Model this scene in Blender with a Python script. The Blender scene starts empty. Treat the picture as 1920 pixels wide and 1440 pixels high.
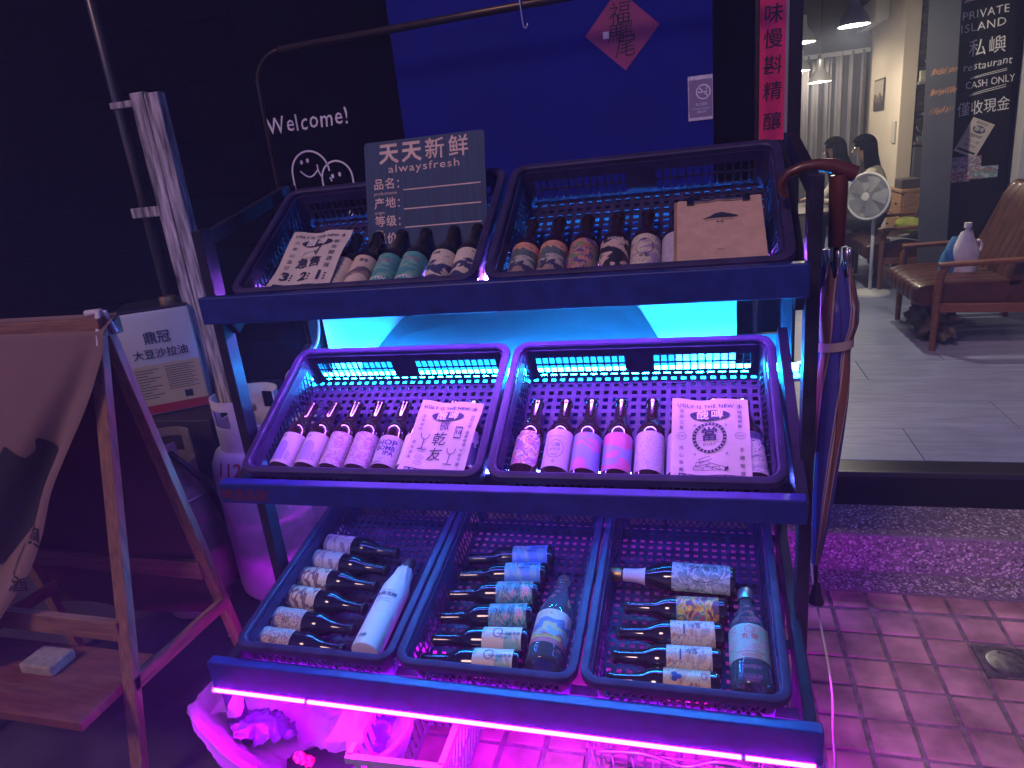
import bpy, bmesh, math, random
from math import sin, cos, pi, radians, sqrt, atan2
from mathutils import Matrix, Vector, Euler

random.seed(7)
scene = bpy.context.scene
C = scene.collection

# ------------------------------------------------------------------ camera
cd = bpy.data.cameras.new('camera')
cam = bpy.data.objects.new('camera', cd)
C.objects.link(cam)
cam.location = (0.4547, -1.2253, 1.4185)
cam.rotation_euler = (radians(71.99), radians(5.83), radians(14.77))
cd.sensor_fit = 'HORIZONTAL'
cd.sensor_width = 36.0
cd.lens = 36.0 * 1278.0 / 1920.0
cd.clip_start = 0.02
cd.clip_end = 200
scene.camera = cam

# ------------------------------------------------------------------ night sky and street light
world = bpy.data.worlds.new('World')
scene.world = world
world.use_nodes = True
wn = world.node_tree
bg = wn.nodes['Background']
sky = wn.nodes.new('ShaderNodeTexSky')
sky.sky_type = 'NISHITA'
sky.sun_disc = False
sky.sun_elevation = radians(-1.0)
sky.sun_rotation = radians(200)
tint = wn.nodes.new('ShaderNodeMixRGB')      # city night sky: the twilight dome pulled towards indigo
tint.blend_type = 'MULTIPLY'
tint.inputs[0].default_value = 1.0
tint.inputs[2].default_value = (.22, .24, 1.0, 1)
wn.links.new(sky.outputs[0], tint.inputs[1])
wn.links.new(tint.outputs[0], bg.inputs[0])
bg.inputs[1].default_value = 1.3

sl = bpy.data.lights.new('street_light', 'SUN')
sun = bpy.data.objects.new('street_light', sl)
C.objects.link(sun)
sl.energy = 1.4
sl.angle = radians(14)
sl.color = (1.0, 0.62, 0.56)
# low orange street lighting from behind the photographer's left shoulder
sun.rotation_euler = Vector((0.30, 0.62, -0.72)).to_track_quat('-Z', 'Y').to_euler()

vs = scene.view_settings
vs.view_transform = 'Standard'
vs.look = 'None'
vs.exposure = 0.0
vs.gamma = 1.0
vs.use_curve_mapping = False
scene.cycles.use_denoising = True
scene.cycles.adaptive_threshold = 0.02
scene.cycles.max_bounces = 7
scene.cycles.diffuse_bounces = 3
scene.cycles.glossy_bounces = 4
scene.cycles.transmission_bounces = 7
scene.cycles.transparent_max_bounces = 8
scene.cycles.sample_clamp_indirect = 4.0
scene.cycles.caustics_reflective = False
scene.cycles.caustics_refractive = False

HAZE = 0.017

# ------------------------------------------------------------------ helpers: materials
MATS = {}

def mat(name, col, rough=0.5, metal=0.0, var=0.0, vs_=12.0, bump=0.0, bs=150.0, spec=0.5,
        coat=0.0, trans=0.0, emit=None, es=0.0, stretch=None, detail=4.0, var2=None, alpha=1.0, ior=1.45, sss=0.0):
    if name in MATS:
        return MATS[name]
    m = bpy.data.materials.new(name)
    m.use_nodes = True
    nt = m.node_tree
    b = nt.nodes['Principled BSDF']
    b.inputs['Roughness'].default_value = rough
    b.inputs['Metallic'].default_value = metal
    b.inputs['Specular IOR Level'].default_value = spec
    b.inputs['Coat Weight'].default_value = coat
    b.inputs['Transmission Weight'].default_value = trans
    b.inputs['IOR'].default_value = ior
    b.inputs['Alpha'].default_value = alpha
    col = tuple(col)
    if emit:
        b.inputs['Emission Color'].default_value = (*emit, 1)
        b.inputs['Emission Strength'].default_value = es
    b.inputs['Base Color'].default_value = (*col, 1)
    if var or bump:
        tc = nt.nodes.new('ShaderNodeTexCoord')
        mp = nt.nodes.new('ShaderNodeMapping')
        if stretch:
            mp.inputs['Scale'].default_value = stretch
        oi = nt.nodes.new('ShaderNodeObjectInfo')          # shift the grain by the piece's place so that no two pieces match
        va = nt.nodes.new('ShaderNodeVectorMath')
        nt.links.new(tc.outputs['Object'], va.inputs[0])
        nt.links.new(oi.outputs['Location'], va.inputs[1])
        nt.links.new(va.outputs[0], mp.inputs[0])
    if var:
        n = nt.nodes.new('ShaderNodeTexNoise')
        n.inputs['Scale'].default_value = vs_
        n.inputs['Detail'].default_value = detail
        nt.links.new(mp.outputs[0], n.inputs['Vector'])
        r = nt.nodes.new('ShaderNodeValToRGB')
        r.color_ramp.elements[0].position = 0.3
        r.color_ramp.elements[1].position = 0.7
        lo = var2 if var2 else tuple(max(0, x * (1 - var)) for x in col)
        r.color_ramp.elements[0].color = (*lo, 1)
        r.color_ramp.elements[1].color = (*[min(1, x * (1 + var * .6)) for x in col], 1)
        nt.links.new(n.outputs['Fac'], r.inputs[0])
        nt.links.new(r.outputs[0], b.inputs['Base Color'])
        mr = nt.nodes.new('ShaderNodeMapRange')
        mr.inputs['To Min'].default_value = max(0.03, rough - .1)
        mr.inputs['To Max'].default_value = min(1, rough + .12)
        nt.links.new(n.outputs['Fac'], mr.inputs['Value'])
        nt.links.new(mr.outputs[0], b.inputs['Roughness'])
    if bump:
        n2 = nt.nodes.new('ShaderNodeTexNoise')
        n2.inputs['Scale'].default_value = bs
        n2.inputs['Detail'].default_value = 3
        nt.links.new(mp.outputs[0], n2.inputs['Vector'])
        bp = nt.nodes.new('ShaderNodeBump')
        bp.inputs['Strength'].default_value = bump
        bp.inputs['Distance'].default_value = 0.002
        nt.links.new(n2.outputs['Fac'], bp.inputs['Height'])
        nt.links.new(bp.outputs[0], b.inputs['Normal'])
    MATS[name] = m
    return m

def art(name, cols, scale=4.0, seed=0.0, kind='noise', stops=None, distort=1.0, lines=0.0, line_col=(.03, .03, .05)):
    """flat printed picture in label UV space: colour patches from noise, with optional ink contour lines"""
    if name in MATS:
        return MATS[name]
    m = bpy.data.materials.new(name)
    m.use_nodes = True
    nt = m.node_tree
    b = nt.nodes['Principled BSDF']
    b.inputs['Roughness'].default_value = 0.45
    uv = nt.nodes.new('ShaderNodeTexCoord')
    mp = nt.nodes.new('ShaderNodeMapping')
    mp.inputs['Location'].default_value = (seed * 3.7, seed * 1.3, seed)
    nt.links.new(uv.outputs['UV'], mp.inputs[0])
    if kind == 'voronoi':
        n = nt.nodes.new('ShaderNodeTexVoronoi')
        n.inputs['Scale'].default_value = scale
        src = n.outputs['Color']
        sp = nt.nodes.new('ShaderNodeSeparateColor')
        nt.links.new(src, sp.inputs[0])
        fac = sp.outputs[0]
    else:
        n = nt.nodes.new('ShaderNodeTexNoise')
        n.inputs['Scale'].default_value = scale
        n.inputs['Detail'].default_value = 2.5
        n.inputs['Distortion'].default_value = distort
        fac = n.outputs['Fac']
    nt.links.new(mp.outputs[0], n.inputs['Vector'])
    if kind == 'hills':
        sx = nt.nodes.new('ShaderNodeSeparateXYZ')
        nt.links.new(uv.outputs['UV'], sx.inputs[0])
        ma = nt.nodes.new('ShaderNodeMath')
        ma.operation = 'MULTIPLY_ADD'
        nt.links.new(fac, ma.inputs[0])
        ma.inputs[1].default_value = 0.9
        nt.links.new(sx.outputs['Y'], ma.inputs[2])
        mb = nt.nodes.new('ShaderNodeMath')
        mb.operation = 'SUBTRACT'
        nt.links.new(ma.outputs[0], mb.inputs[0])
        mb.inputs[1].default_value = 0.42
        fac = mb.outputs[0]
    r = nt.nodes.new('ShaderNodeValToRGB')
    r.color_ramp.interpolation = 'CONSTANT'
    k = len(cols)
    st = stops or ([0] + [0.36 + 0.3 * i / max(1, k - 1) for i in range(k - 1)])
    while len(r.color_ramp.elements) < k:
        r.color_ramp.elements.new(0.5)
    for i in range(k):
        r.color_ramp.elements[i].position = st[i]
        r.color_ramp.elements[i].color = (*cols[i], 1)
    nt.links.new(fac, r.inputs[0])
    out = r.outputs[0]
    if lines:
        n3 = nt.nodes.new('ShaderNodeTexNoise')
        n3.inputs['Scale'].default_value = scale * 1.6
        n3.inputs['Detail'].default_value = 1.5
        n3.inputs['Distortion'].default_value = distort
        nt.links.new(mp.outputs[0], n3.inputs['Vector'])
        m1 = nt.nodes.new('ShaderNodeMath')
        m1.operation = 'PINGPONG'
        nt.links.new(n3.outputs['Fac'], m1.inputs[0])
        m1.inputs[1].default_value = 0.055
        m2 = nt.nodes.new('ShaderNodeMath')
        m2.operation = 'LESS_THAN'
        nt.links.new(m1.outputs[0], m2.inputs[0])
        m2.inputs[1].default_value = 0.055 * lines
        mx = nt.nodes.new('ShaderNodeMixRGB')
        nt.links.new(m2.outputs[0], mx.inputs[0])
        nt.links.new(out, mx.inputs[1])
        mx.inputs[2].default_value = (*line_col, 1)
        out = mx.outputs[0]
    nt.links.new(out, b.inputs['Base Color'])
    MATS[name] = m
    return m

def emis(name, col, strength):
    if name in MATS:
        return MATS[name]
    m = bpy.data.materials.new(name)
    m.use_nodes = True
    b = m.node_tree.nodes['Principled BSDF']
    b.inputs['Base Color'].default_value = (.8, .8, .8, 1)
    b.inputs['Emission Color'].default_value = (*col, 1)
    b.inputs['Emission Strength'].default_value = strength
    MATS[name] = m
    return m

# ------------------------------------------------------------------ helpers: things and meshes
def thing(name, label, cat, loc=(0, 0, 0), rot=(0, 0, 0), group=None, M=None):
    o = bpy.data.objects.new(name, None)
    o.empty_display_size = 0.05
    C.objects.link(o)
    if M is not None:
        o.matrix_world = M
    else:
        o.location = loc
        o.rotation_euler = rot
    o['label'] = label
    o['category'] = cat
    if group:
        o['group'] = group
    return o

def tag(o, label, cat, group=None):
    o['label'] = label
    o['category'] = cat
    if group:
        o['group'] = group
    return o

def place(name, mesh, parent=None, M=None):
    o = bpy.data.objects.new(name, mesh)
    C.objects.link(o)
    if parent:
        o.parent = parent
    if M is not None:
        o.matrix_local = M
    return o

class MB:
    def __init__(self):
        self.v = []
        self.f = []
        self.mi = []
        self.cur = 0

    def add(self, verts, faces, M=None):
        n = len(self.v)
        if M is not None:
            verts = [M @ Vector(p) for p in verts]
        self.v += [tuple(p) for p in verts]
        self.f += [tuple(n + i for i in f) for f in faces]
        self.mi += [self.cur] * len(faces)
        return self

    def box(self, x0, x1, y0, y1, z0, z1, M=None, bev=0.0):
        if bev <= 0:
            vs_ = [(x, y, z) for z in (z0, z1) for y in (y0, y1) for x in (x0, x1)]
            fs = [(0, 2, 3, 1), (4, 5, 7, 6), (0, 1, 5, 4), (2, 6, 7, 3), (0, 4, 6, 2), (1, 3, 7, 5)]
            return self.add(vs_, fs, M)
        bm = bmesh.new()
        bmesh.ops.create_cube(bm, size=1)
        for v in bm.verts:
            v.co = Vector(((x0 + x1) / 2 + v.co.x * (x1 - x0), (y0 + y1) / 2 + v.co.y * (y1 - y0), (z0 + z1) / 2 + v.co.z * (z1 - z0)))
        bmesh.ops.bevel(bm, geom=bm.edges[:], offset=bev, segments=2, affect='EDGES', profile=0.5)
        bm.verts.index_update()
        self.add([v.co[:] for v in bm.verts], [tuple(w.index for w in f.verts) for f in bm.faces], M)
        bm.free()
        return self

    def bar(self, a, b, w, h, up=(0, 0, 1), bev=0.0):
        """a rectangular bar from a to b, w wide and h high"""
        a, b = Vector(a), Vector(b)
        d = b - a
        L = d.length
        x = d.normalized()
        u = Vector(up)
        y = u.cross(x)
        if y.length < 1e-5:
            y = Vector((0, 1, 0)).cross(x)
        y.normalize()
        z = x.cross(y)
        M = Matrix.Translation(a) @ Matrix((x, y, z)).transposed().to_4x4()
        return self.box(0, L, -w / 2, w / 2, -h / 2, h / 2, M, bev)

    def tube(self, pts, r, n=8, cap=True, closed=False):
        pts = [Vector(p) for p in pts]
        k = len(pts)
        rs = r if isinstance(r, (list, tuple)) else [r] * k
        prev = None
        rings = []
        for i, p in enumerate(pts):
            if closed:
                t = pts[(i + 1) % k] - pts[i - 1]
            else:
                t = pts[min(i + 1, k - 1)] - pts[max(i - 1, 0)]
            t.normalize()
            if prev is None:
                nrm = t.orthogonal().normalized()
            else:
                nrm = prev - t * prev.dot(t)
                if nrm.length < 1e-6:
                    nrm = t.orthogonal()
                nrm.normalize()
            prev = nrm
            bn = t.cross(nrm)
            rings.append([p + (nrm * cos(2 * pi * j / n) + bn * sin(2 * pi * j / n)) * rs[i] for j in range(n)])
        vs_ = [v for ring in rings for v in ring]
        fs = []
        for i in range(k if closed else k - 1):
            a, b = i * n, ((i + 1) % k) * n
            for j in range(n):
                fs.append((a + j, a + (j + 1) % n, b + (j + 1) % n, b + j))
        if cap and not closed:
            fs.append(tuple(range(n))[::-1])
            fs.append(tuple((k - 1) * n + j for j in range(n)))
        return self.add(vs_, fs)

    def lathe(self, prof, n=24, M=None, a0=0, a1=2 * pi):
        full = abs(a1 - a0 - 2 * pi) < 1e-6
        m = n if full else n + 1
        vs_ = []
        for r, z in prof:
            for j in range(m):
                a = a0 + (a1 - a0) * j / n
                vs_.append((r * cos(a), r * sin(a), z))
        fs = []
        for i in range(len(prof) - 1):
            for j in range(n):
                j2 = (j + 1) % m
                a, b = i * m, (i + 1) * m
                fs.append((a + j, a + j2, b + j2, b + j))
        return self.add(vs_, fs, M)

    def panel(self, us, vs_, solid, t, M=None):
        """flat perforated sheet: a grid of cells, some of them holes, with thickness t"""
        nu, nv = len(us) - 1, len(vs_) - 1
        idx = {}
        V = []

        def vid(i, j, s):
            k = (i, j, s)
            if k not in idx:
                idx[k] = len(V)
                V.append((us[i], vs_[j], t / 2 if s else -t / 2))
            return idx[k]
        F = []
        ok = lambda i, j: 0 <= i < nu and 0 <= j < nv and solid(i, j)
        for i in range(nu):
            for j in range(nv):
                if not ok(i, j):
                    continue
                F.append((vid(i, j, 1), vid(i + 1, j, 1), vid(i + 1, j + 1, 1), vid(i, j + 1, 1)))
                F.append((vid(i, j, 0), vid(i, j + 1, 0), vid(i + 1, j + 1, 0), vid(i + 1, j, 0)))
                if not ok(i - 1, j):
                    F.append((vid(i, j, 0), vid(i, j, 1), vid(i, j + 1, 1), vid(i, j + 1, 0)))
                if not ok(i + 1, j):
                    F.append((vid(i + 1, j, 0), vid(i + 1, j + 1, 0), vid(i + 1, j + 1, 1), vid(i + 1, j, 1)))
                if not ok(i, j - 1):
                    F.append((vid(i, j, 0), vid(i + 1, j, 0), vid(i + 1, j, 1), vid(i, j, 1)))
                if not ok(i, j + 1):
                    F.append((vid(i, j + 1, 0), vid(i, j + 1, 1), vid(i + 1, j + 1, 1), vid(i + 1, j + 1, 0)))
        return self.add(V, F, M)

    def grid(self, f, nu, nv, closed_u=False):
        vs_ = [f(i / nu, j / nv) for j in range(nv + 1) for i in range(nu + (0 if closed_u else 1))]
        w = nu if closed_u else nu + 1
        fs = [(j * w + i, j * w + (i + 1) % w, (j + 1) * w + (i + 1) % w, (j + 1) * w + i) for j in range(nv) for i in range(nu)]
        return self.add(vs_, fs)

    def mesh(self, name, m, smooth=False, auto=None):
        me = bpy.data.meshes.new(name)
        me.from_pydata(self.v, [], self.f)
        ms = m if isinstance(m, (list, tuple)) else [m]
        for x in ms:
            me.materials.append(x)
        if len(ms) > 1:
            me.polygons.foreach_set('material_index', self.mi)
        if smooth:
            me.polygons.foreach_set('use_smooth', [True] * len(me.polygons))
            if auto:
                try:
                    me.set_sharp_from_angle(angle=radians(auto))
                except Exception:
                    pass
        me.update()
        return me

    def build(self, name, m, parent=None, smooth=False, auto=None, M=None):
        return place(name, self.mesh(name, m, smooth, auto), parent, M)

def struct(o):
    o['kind'] = 'structure'
    return o

# flat print: glyphs, strokes, discs laid on any surface
GL = {}

def glyphs(s, bold=0.0, res=2, align='CENTER', space=1.0):
    key = (s, bold, res, align, space)
    if key not in GL:
        c = bpy.data.curves.new('lettering', 'FONT')
        c.body = s
        c.resolution_u = res
        c.align_x = align
        c.align_y = 'CENTER'
        c.offset = bold
        c.space_character = space
        o = bpy.data.objects.new('lettering', c)
        m = bpy.data.meshes.new_from_object(o)
        GL[key] = ([(v.co.x, v.co.y) for v in m.vertices], [tuple(p.vertices) for p in m.polygons])
        bpy.data.objects.remove(o)
        bpy.data.curves.remove(c)
        bpy.data.meshes.remove(m)
    return GL[key]

class Ink:
    """marks in paper coordinates (u right, v up), later wrapped onto a surface"""
    def __init__(self):
        self.v = []
        self.f = []

    def add(self, v, f):
        n = len(self.v)
        self.v += v
        self.f += [tuple(n + i for i in q) for q in f]
        return self

    def text(self, s, u, v, size, bold=0.0, sx=1.0, rot=0.0, shear=0.0, align='CENTER', space=1.0, jitter=0.0):
        V, F = glyphs(s, bold, 2, align, space)
        ca, sa = cos(rot), sin(rot)
        out = []
        for x, y in V:
            x, y = x * size * sx, y * size
            x += shear * y
            if jitter:
                y += jitter * size * sin(x / size * 5.1)
                x += jitter * size * sin(y / size * 7.3 + 1)
            out.append((u + x * ca - y * sa, v + x * sa + y * ca))
        return self.add(out, F)

    def column(self, s, u, v, size, step, **k):
        for i, ch in enumerate(s):
            if ch != ' ':
                self.text(ch, u, v - i * step, size, **k)
        return self

    def rect(self, u0, u1, v0, v1):
        n = max(1, min(14, int((u1 - u0) / 0.008)))
        V = [(u0 + (u1 - u0) * i / n, w) for w in (v0, v1) for i in range(n + 1)]
        return self.add(V, [(i, i + 1, n + 2 + i, n + 1 + i) for i in range(n)])

    def ellipse(self, u, v, a, b, n=32, wob=0.0):
        V = [(u, v)]
        for q in (0.25, 0.5, 0.75, 1.0):
            V += [(u + a * q * cos(2 * pi * i / n) * (1 + wob * sin(3 * 2 * pi * i / n)), v + b * q * sin(2 * pi * i / n)) for i in range(n)]
        F = [(0, 1 + i, 1 + (i + 1) % n) for i in range(n)]
        for k in range(3):
            F += [(1 + k * n + i, 1 + (k + 1) * n + i, 1 + (k + 1) * n + (i + 1) % n, 1 + k * n + (i + 1) % n) for i in range(n)]
        return self.add(V, F)

    def ring(self, u, v, a, b, w, n=36, a0=0, a1=2 * pi):
        full = abs(a1 - a0 - 2 * pi) < 1e-6
        m = n if full else n + 1
        V = []
        for d in (0, w):
            V += [(u + (a - d) * cos(a0 + (a1 - a0) * i / n), v + (b - d) * sin(a0 + (a1 - a0) * i / n)) for i in range(m)]
        return self.add(V, [(i, (i + 1) % m, m + (i + 1) % m, m + i) for i in range(n)])

    def line(self, pts, w):
        P = [Vector(p) for p in pts]
        V = []
        for i, p in enumerate(P):
            t = P[min(i + 1, len(P) - 1)] - P[max(i - 1, 0)]
            t.normalize()
            nn = Vector((-t.y, t.x)) * w / 2
            V += [tuple(p + nn), tuple(p - nn)]
        return self.add(V, [(2 * i, 2 * i + 1, 2 * i + 3, 2 * i + 2) for i in range(len(P) - 1)])

    def poly(self, pts):
        bm = bmesh.new()
        f = bm.faces.new([bm.verts.new((x, y, 0)) for x, y in pts])
        r = bmesh.ops.triangulate(bm, faces=[f])
        bm.verts.index_update()
        V = [v.co[:2] for v in bm.verts]
        F = [tuple(w.index for w in q.verts) for q in bm.faces]
        bm.free()
        return self.add(V, F)

    def build(self, name, m, parent, surf, sub=None):
        """surf(u, v, lift) gives the 3-D point"""
        me = bpy.data.meshes.new(name)
        me.from_pydata([surf(u, v) for u, v in self.v], [], self.f)
        me.materials.append(m)
        me.update()
        return place(name, me, parent)

def flat(lift=0.0008, axis='y'):
    """print on an upright sheet facing -y (u = x, v = z) or on a lying one facing +z"""
    if axis == 'y':
        return lambda u, v: (u, -lift, v)
    return lambda u, v: (u, v, lift)

def round_rect(w, h, r, n=6):
    pts = []
    for cx, cy, a in ((w / 2 - r, h / 2 - r, 0), (-w / 2 + r, h / 2 - r, pi / 2), (-w / 2 + r, -h / 2 + r, pi), (w / 2 - r, -h / 2 + r, 1.5 * pi)):
        for i in range(n + 1):
            t = a + pi / 2 * i / n
            pts.append((cx + r * cos(t), cy + r * sin(t)))
    return pts

# ------------------------------------------------------------------ common materials
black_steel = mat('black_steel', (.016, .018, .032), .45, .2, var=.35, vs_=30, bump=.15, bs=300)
rail_glare_blue = mat('rail_with_blue_glare', (.008, .026, .17), .4, .0, var=.3, vs_=30, bump=.15, bs=300)  # blue lens glare over the front rails is put into this colour
plastic_black = mat('crate_plastic', (.034, .027, .082), .45, 0, spec=.35, var=.35, vs_=25, bump=.2, bs=400)
white_paper = mat('cream_paper', (.56, .49, .42), .8, var=.08, vs_=30, bump=.1, bs=200)
ink_dark = mat('dark_ink', (.02, .022, .05), .7)
white_ink = mat('white_ink', (.75, .72, .68), .7)
pine = mat('pine_wood', (.23, .115, .068), .6, var=.4, vs_=9, stretch=(14, 14, 1.2), bump=.3, bs=60)
pine_x = mat('pine_wood_long', (.23, .115, .068), .6, var=.4, vs_=9, stretch=(1.2, 14, 14), bump=.3, bs=60)
pine_y = mat('pine_wood_tie', (.23, .115, .068), .6, var=.4, vs_=9, stretch=(14, 1.2, 14), bump=.3, bs=60)
glass_brown = mat('amber_bottle_glass', (.022, .0095, .009), .08, spec=.8, coat=.35)
glass_dark = mat('dark_bottle_glass', (.010, .008, .012), .10, spec=.6, coat=.2)
cap_gold = mat('gold_cap', (.45, .30, .12), .35, .9)
cap_black = mat('black_cap', (.02, .02, .025), .3, .5)
cap_silver = mat('silver_cap', (.5, .5, .52), .3, .9)

# ================================================================== SETTING: ground
concrete = mat('pavement_bed', (.045, .036, .045), .85, var=.5, vs_=6, bump=.5, bs=90)
mortar = mat('mortar', (.23, .19, .185), .9, var=.45, vs_=40, bump=.6, bs=150)
tile_mats = [mat('clay_tile_%d' % i, c_, .72, var=.55, vs_=9, detail=9, bump=.45, bs=260) for i, c_ in enumerate(
    [(.42, .28, .23), (.47, .30, .25), (.37, .25, .21), (.44, .29, .25), (.40, .26, .21)])]
g = MB()
g.box(-12, 12, -12, 12, -.2, -.012)
ground = struct(g.build('ground', concrete))
g = MB()
g.box(-.42, 2.6, -1.2, .842, -.012, -.005)
bed = g.build('mortar_bed', mortar, ground)
# pavement tiles, 11 cm pitch
tiles = []
PX, PY = .1112, .1116
tile_me = []
for k in range(5):
    t = MB()
    t.box(-.0492, .0492, -.0494, .0494, -.008, .001, bev=.003)
    tile_me.append(t.mesh('tile', tile_mats[k]))
for i in range(-12, 16):
    for j in range(-14, 2):
        x, y = .827 + PX * (i + .5), .633 + PY * (j + .5)
        if y > .80 or x > 2.0 or x < -.40 or y < -.80:
            continue
        if x < .50 and (y < -.12 or y > .42):
            continue
        if x > .50 and (y < -.35 or x > 1.62):
            continue
        if abs(x - 1.221) < .06 and abs(y - .545) < .06:
            continue
        o = place('tile', tile_me[random.randrange(5)], ground)
        o.location = (x + random.uniform(-.0012, .0012), y + random.uniform(-.0012, .0012), random.uniform(-.0012, .0012))
        o.rotation_euler = (random.uniform(-.008, .008), random.uniform(-.008, .008), random.uniform(-.012, .012))
# half row of cut tiles against the pebble strip
for i in range(-2, 9):
    x = .827 + PX * (i + .5)
    o = place('tile', tile_me[random.randrange(5)], ground)
    o.location = (x, .798, random.uniform(-.001, .001))
    o.scale = (1, .78, 1)

# drain cover let into the tiles
dr = thing('drain_cover', 'round steel drain cover in a square metal plate among the tiles', 'drain cover', (1.225, .548, 0))
steel = mat('worn_steel', (.40, .40, .38), .38, .9, var=.4, vs_=60, bump=.2, bs=200)
cast = mat('drain_frame_metal', (.16, .15, .145), .5, .7, var=.5, vs_=50, bump=.3, bs=200)
m = MB(); m.panel([-.062, -.05, .05, .062], [-.062, -.05, .05, .062], lambda i, j: True, .006, Matrix.Translation((0, 0, .001)))
m.build('plate', cast, dr)
m = MB(); m.lathe([(.0, .0095), (.040, .0092), (.0455, .008), (.046, .0041)], 40)
lid = m.build('lid', steel, dr, True, 40)
m = MB(); m.lathe([(.0475, .0043), (.0475, .0075), (.051, .0072), (.051, .0043)], 40)
m.build('ring', cast, dr, True, 30)
m = MB(); m.lathe([(0, .0105), (.004, .0102), (.0045, .0085)], 12, Matrix.Translation((-.006, .034, 0)))
m.lathe([(0, .0105), (.004, .0102), (.0045, .0085)], 12, Matrix.Translation((.006, -.034, 0)))
m.build('screws', cast, lid)

# pebble-dash strip, step and threshold in front of the shop
agg = mat('pebble_cement', (.20, .19, .185), .85, var=.4, vs_=120, bump=.6, bs=200)
stp = MB()
stp.box(-3.0, 3.2, .842, .952, -.012, .003)
stp.box(-3.0, 3.2, .952, 1.30, -.012, .143, bev=.008)
step = tag(stp.build('step', agg), 'pebble-dashed concrete step along the shop front', 'step')
peb_cols = [(.42, .40, .38), (.16, .15, .15), (.55, .53, .50), (.07, .07, .075), (.30, .26, .23)]
pm = [mat('pebble_%d' % i, c_, .55, var=.2, vs_=60) for i, c_ in enumerate(peb_cols)]
pb = MB()
rnd = random.Random(3)
for k in range(9000):
    x = rnd.uniform(.66, 2.35)
    s = rnd.random()
    if s < .30:
        p = Vector((x, rnd.uniform(.846, .950), .003)); nrm = Vector((0, 0, 1))
    elif s < .62:
        p = Vector((x, .952, rnd.uniform(.008, .136))); nrm = Vector((0, -1, 0))
    else:
        p = Vector((x, rnd.uniform(.962, 1.155), .143)); nrm = Vector((0, 0, 1))
    r = rnd.uniform(.0022, .0052)
    q = nrm.to_track_quat('Z', 'Y').to_matrix().to_4x4()
    M = Matrix.Translation(p) @ q @ Matrix.Rotation(rnd.uniform(0, 6.28), 4, 'Z') @ Matrix.Diagonal((r * rnd.uniform(.8, 1.6), r, r * .55, 1))
    pb.cur = rnd.choices(range(5), [4, 3, 3, 2, 2])[0]
    pb.add([(1, 0, 0), (.3, .95, 0), (-.8, .6, 0), (-.8, -.6, 0), (.3, -.95, 0), (.1, 0, 1)],
           [(0, 1, 5), (1, 2, 5), (2, 3, 5), (3, 4, 5), (4, 0, 5)], M)
po = pb.build('pebbles', pm, step)
po['kind'] = 'stuff'

# ================================================================== SETTING: shop front
wall_black = mat('black_wall_paint', (.0022, .0022, .006), .6, var=.4, vs_=5, bump=.25, bs=60, spec=.0)
board_black = mat('black_board_paint', (.0020, .0015, .005), .5, var=.4, vs_=8, stretch=(1, 6, 6), bump=.25, bs=80, spec=.0)
navy = mat('navy_panel_paint', (.005, .011, .20), .7, var=.12, vs_=5, bump=.2, bs=120, spec=.1)
alu_black = mat('black_aluminium', (.012, .012, .014), .28, .4)

sw = thing('shop_wall', 'black painted shop front wall behind the display rack', 'wall', (0, 1.16, 0))
m = MB(); m.box(-1.15, .703, 0, .12, .10, 3.2)
m.build('wall_panel', wall_black, sw)
m = MB(); m.box(.703, 3.4, 0, .12, 2.75, 3.2); m.build('lintel', wall_black, sw)
m = MB(); m.box(2.55, 3.4, 0, .12, .10, 2.75); m.build('wall_end', wall_black, sw)
m = MB(); m.box(-.553, .492, -.008, 0, .14, 3.0, bev=.002)
m.build('navy_panel', navy, sw)
dl = thing('siding_wall', 'dark wall of wide horizontal boards at far left', 'wall', (0, 1.16, 0))
m = MB(); m.box(-6, -1.15, .02, .12, .0, 3.2); m.build('backing', wall_black, dl)
for k in range(16):
    m = MB(); m.box(-6, -1.152, -.008, .02, .02 + k * .2, .02 + k * .2 + .192, bev=.003)
    o = m.build('board', board_black, dl)
    o.location.y = random.uniform(-.004, .004)

# doorway: threshold and black frame
df = thing('door_frame', 'black aluminium door frame with raised threshold beside the red couplet', 'door frame', (0, 1.16, 0))
m = MB(); m.box(.745, 2.55, -.004, .10, .125, .270, bev=.004); m.build('threshold', alu_black, df)
m = MB(); m.box(.745, 2.55, -.012, .002, .255, .2745, bev=.002); m.build('sill_edge', mat('sill_metal', (.06, .06, .07), .3, .7), df)
m = MB(); m.box(.708, .745, -.02, .11, .14, 2.75, bev=.004); m.build('jamb', alu_black, df)
m = MB(); m.box(.699, .7075, -.010, .0, .14, 2.75); m.build('trim', mat('grey_trim', (.22, .22, .25), .5), df)

# ================================================================== SETTING: the room behind the doorway
FZ = .27
floor_mats = [mat('vinyl_plank_%d' % i, c_, .42, var=.22, vs_=5, stretch=(1.2, 9, 1), bump=.06, bs=90) for i, c_ in enumerate(
    [(.25, .285, .43), (.265, .30, .445), (.235, .27, .41)])]  # blue spill of the LED strips is mixed into the plank colour
fl = MB(); fl.box(-1.6, 3.3, 1.26, 9.4, FZ - .1, FZ - .008)
floor = struct(fl.build('floor', mat('floor_bed', (.08, .08, .08), .8)))
pl_me = []
for fm in floor_mats:
    t = MB(); t.box(-.5985, .5985, -.1492, .1492, -.006, 0, bev=.0008)
    pl_me.append(t.mesh('plank', fm))
for j in range(27):
    for i in range(5):
        x = -.60 + i * 1.2 + (j % 3) * .4
        if x > 3.4 or x < .3:
            continue
        o = place('plank', pl_me[(i * 7 + j * 5) % 3], floor)
        o.location = (x, 1.41 + j * .3, FZ)
beige = mat('beige_wall_paint', (.58, .50, .40), .8, var=.06, vs_=4, bump=.1, bs=80)
dark_ceiling = mat('dark_ceiling_paint', (.05, .048, .045), .8)
ceil = MB(); ceil.box(-1.6, 3.4, 1.28, 9.4, 3.0, 3.1)
struct(ceil.build('ceiling', dark_ceiling))
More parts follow.
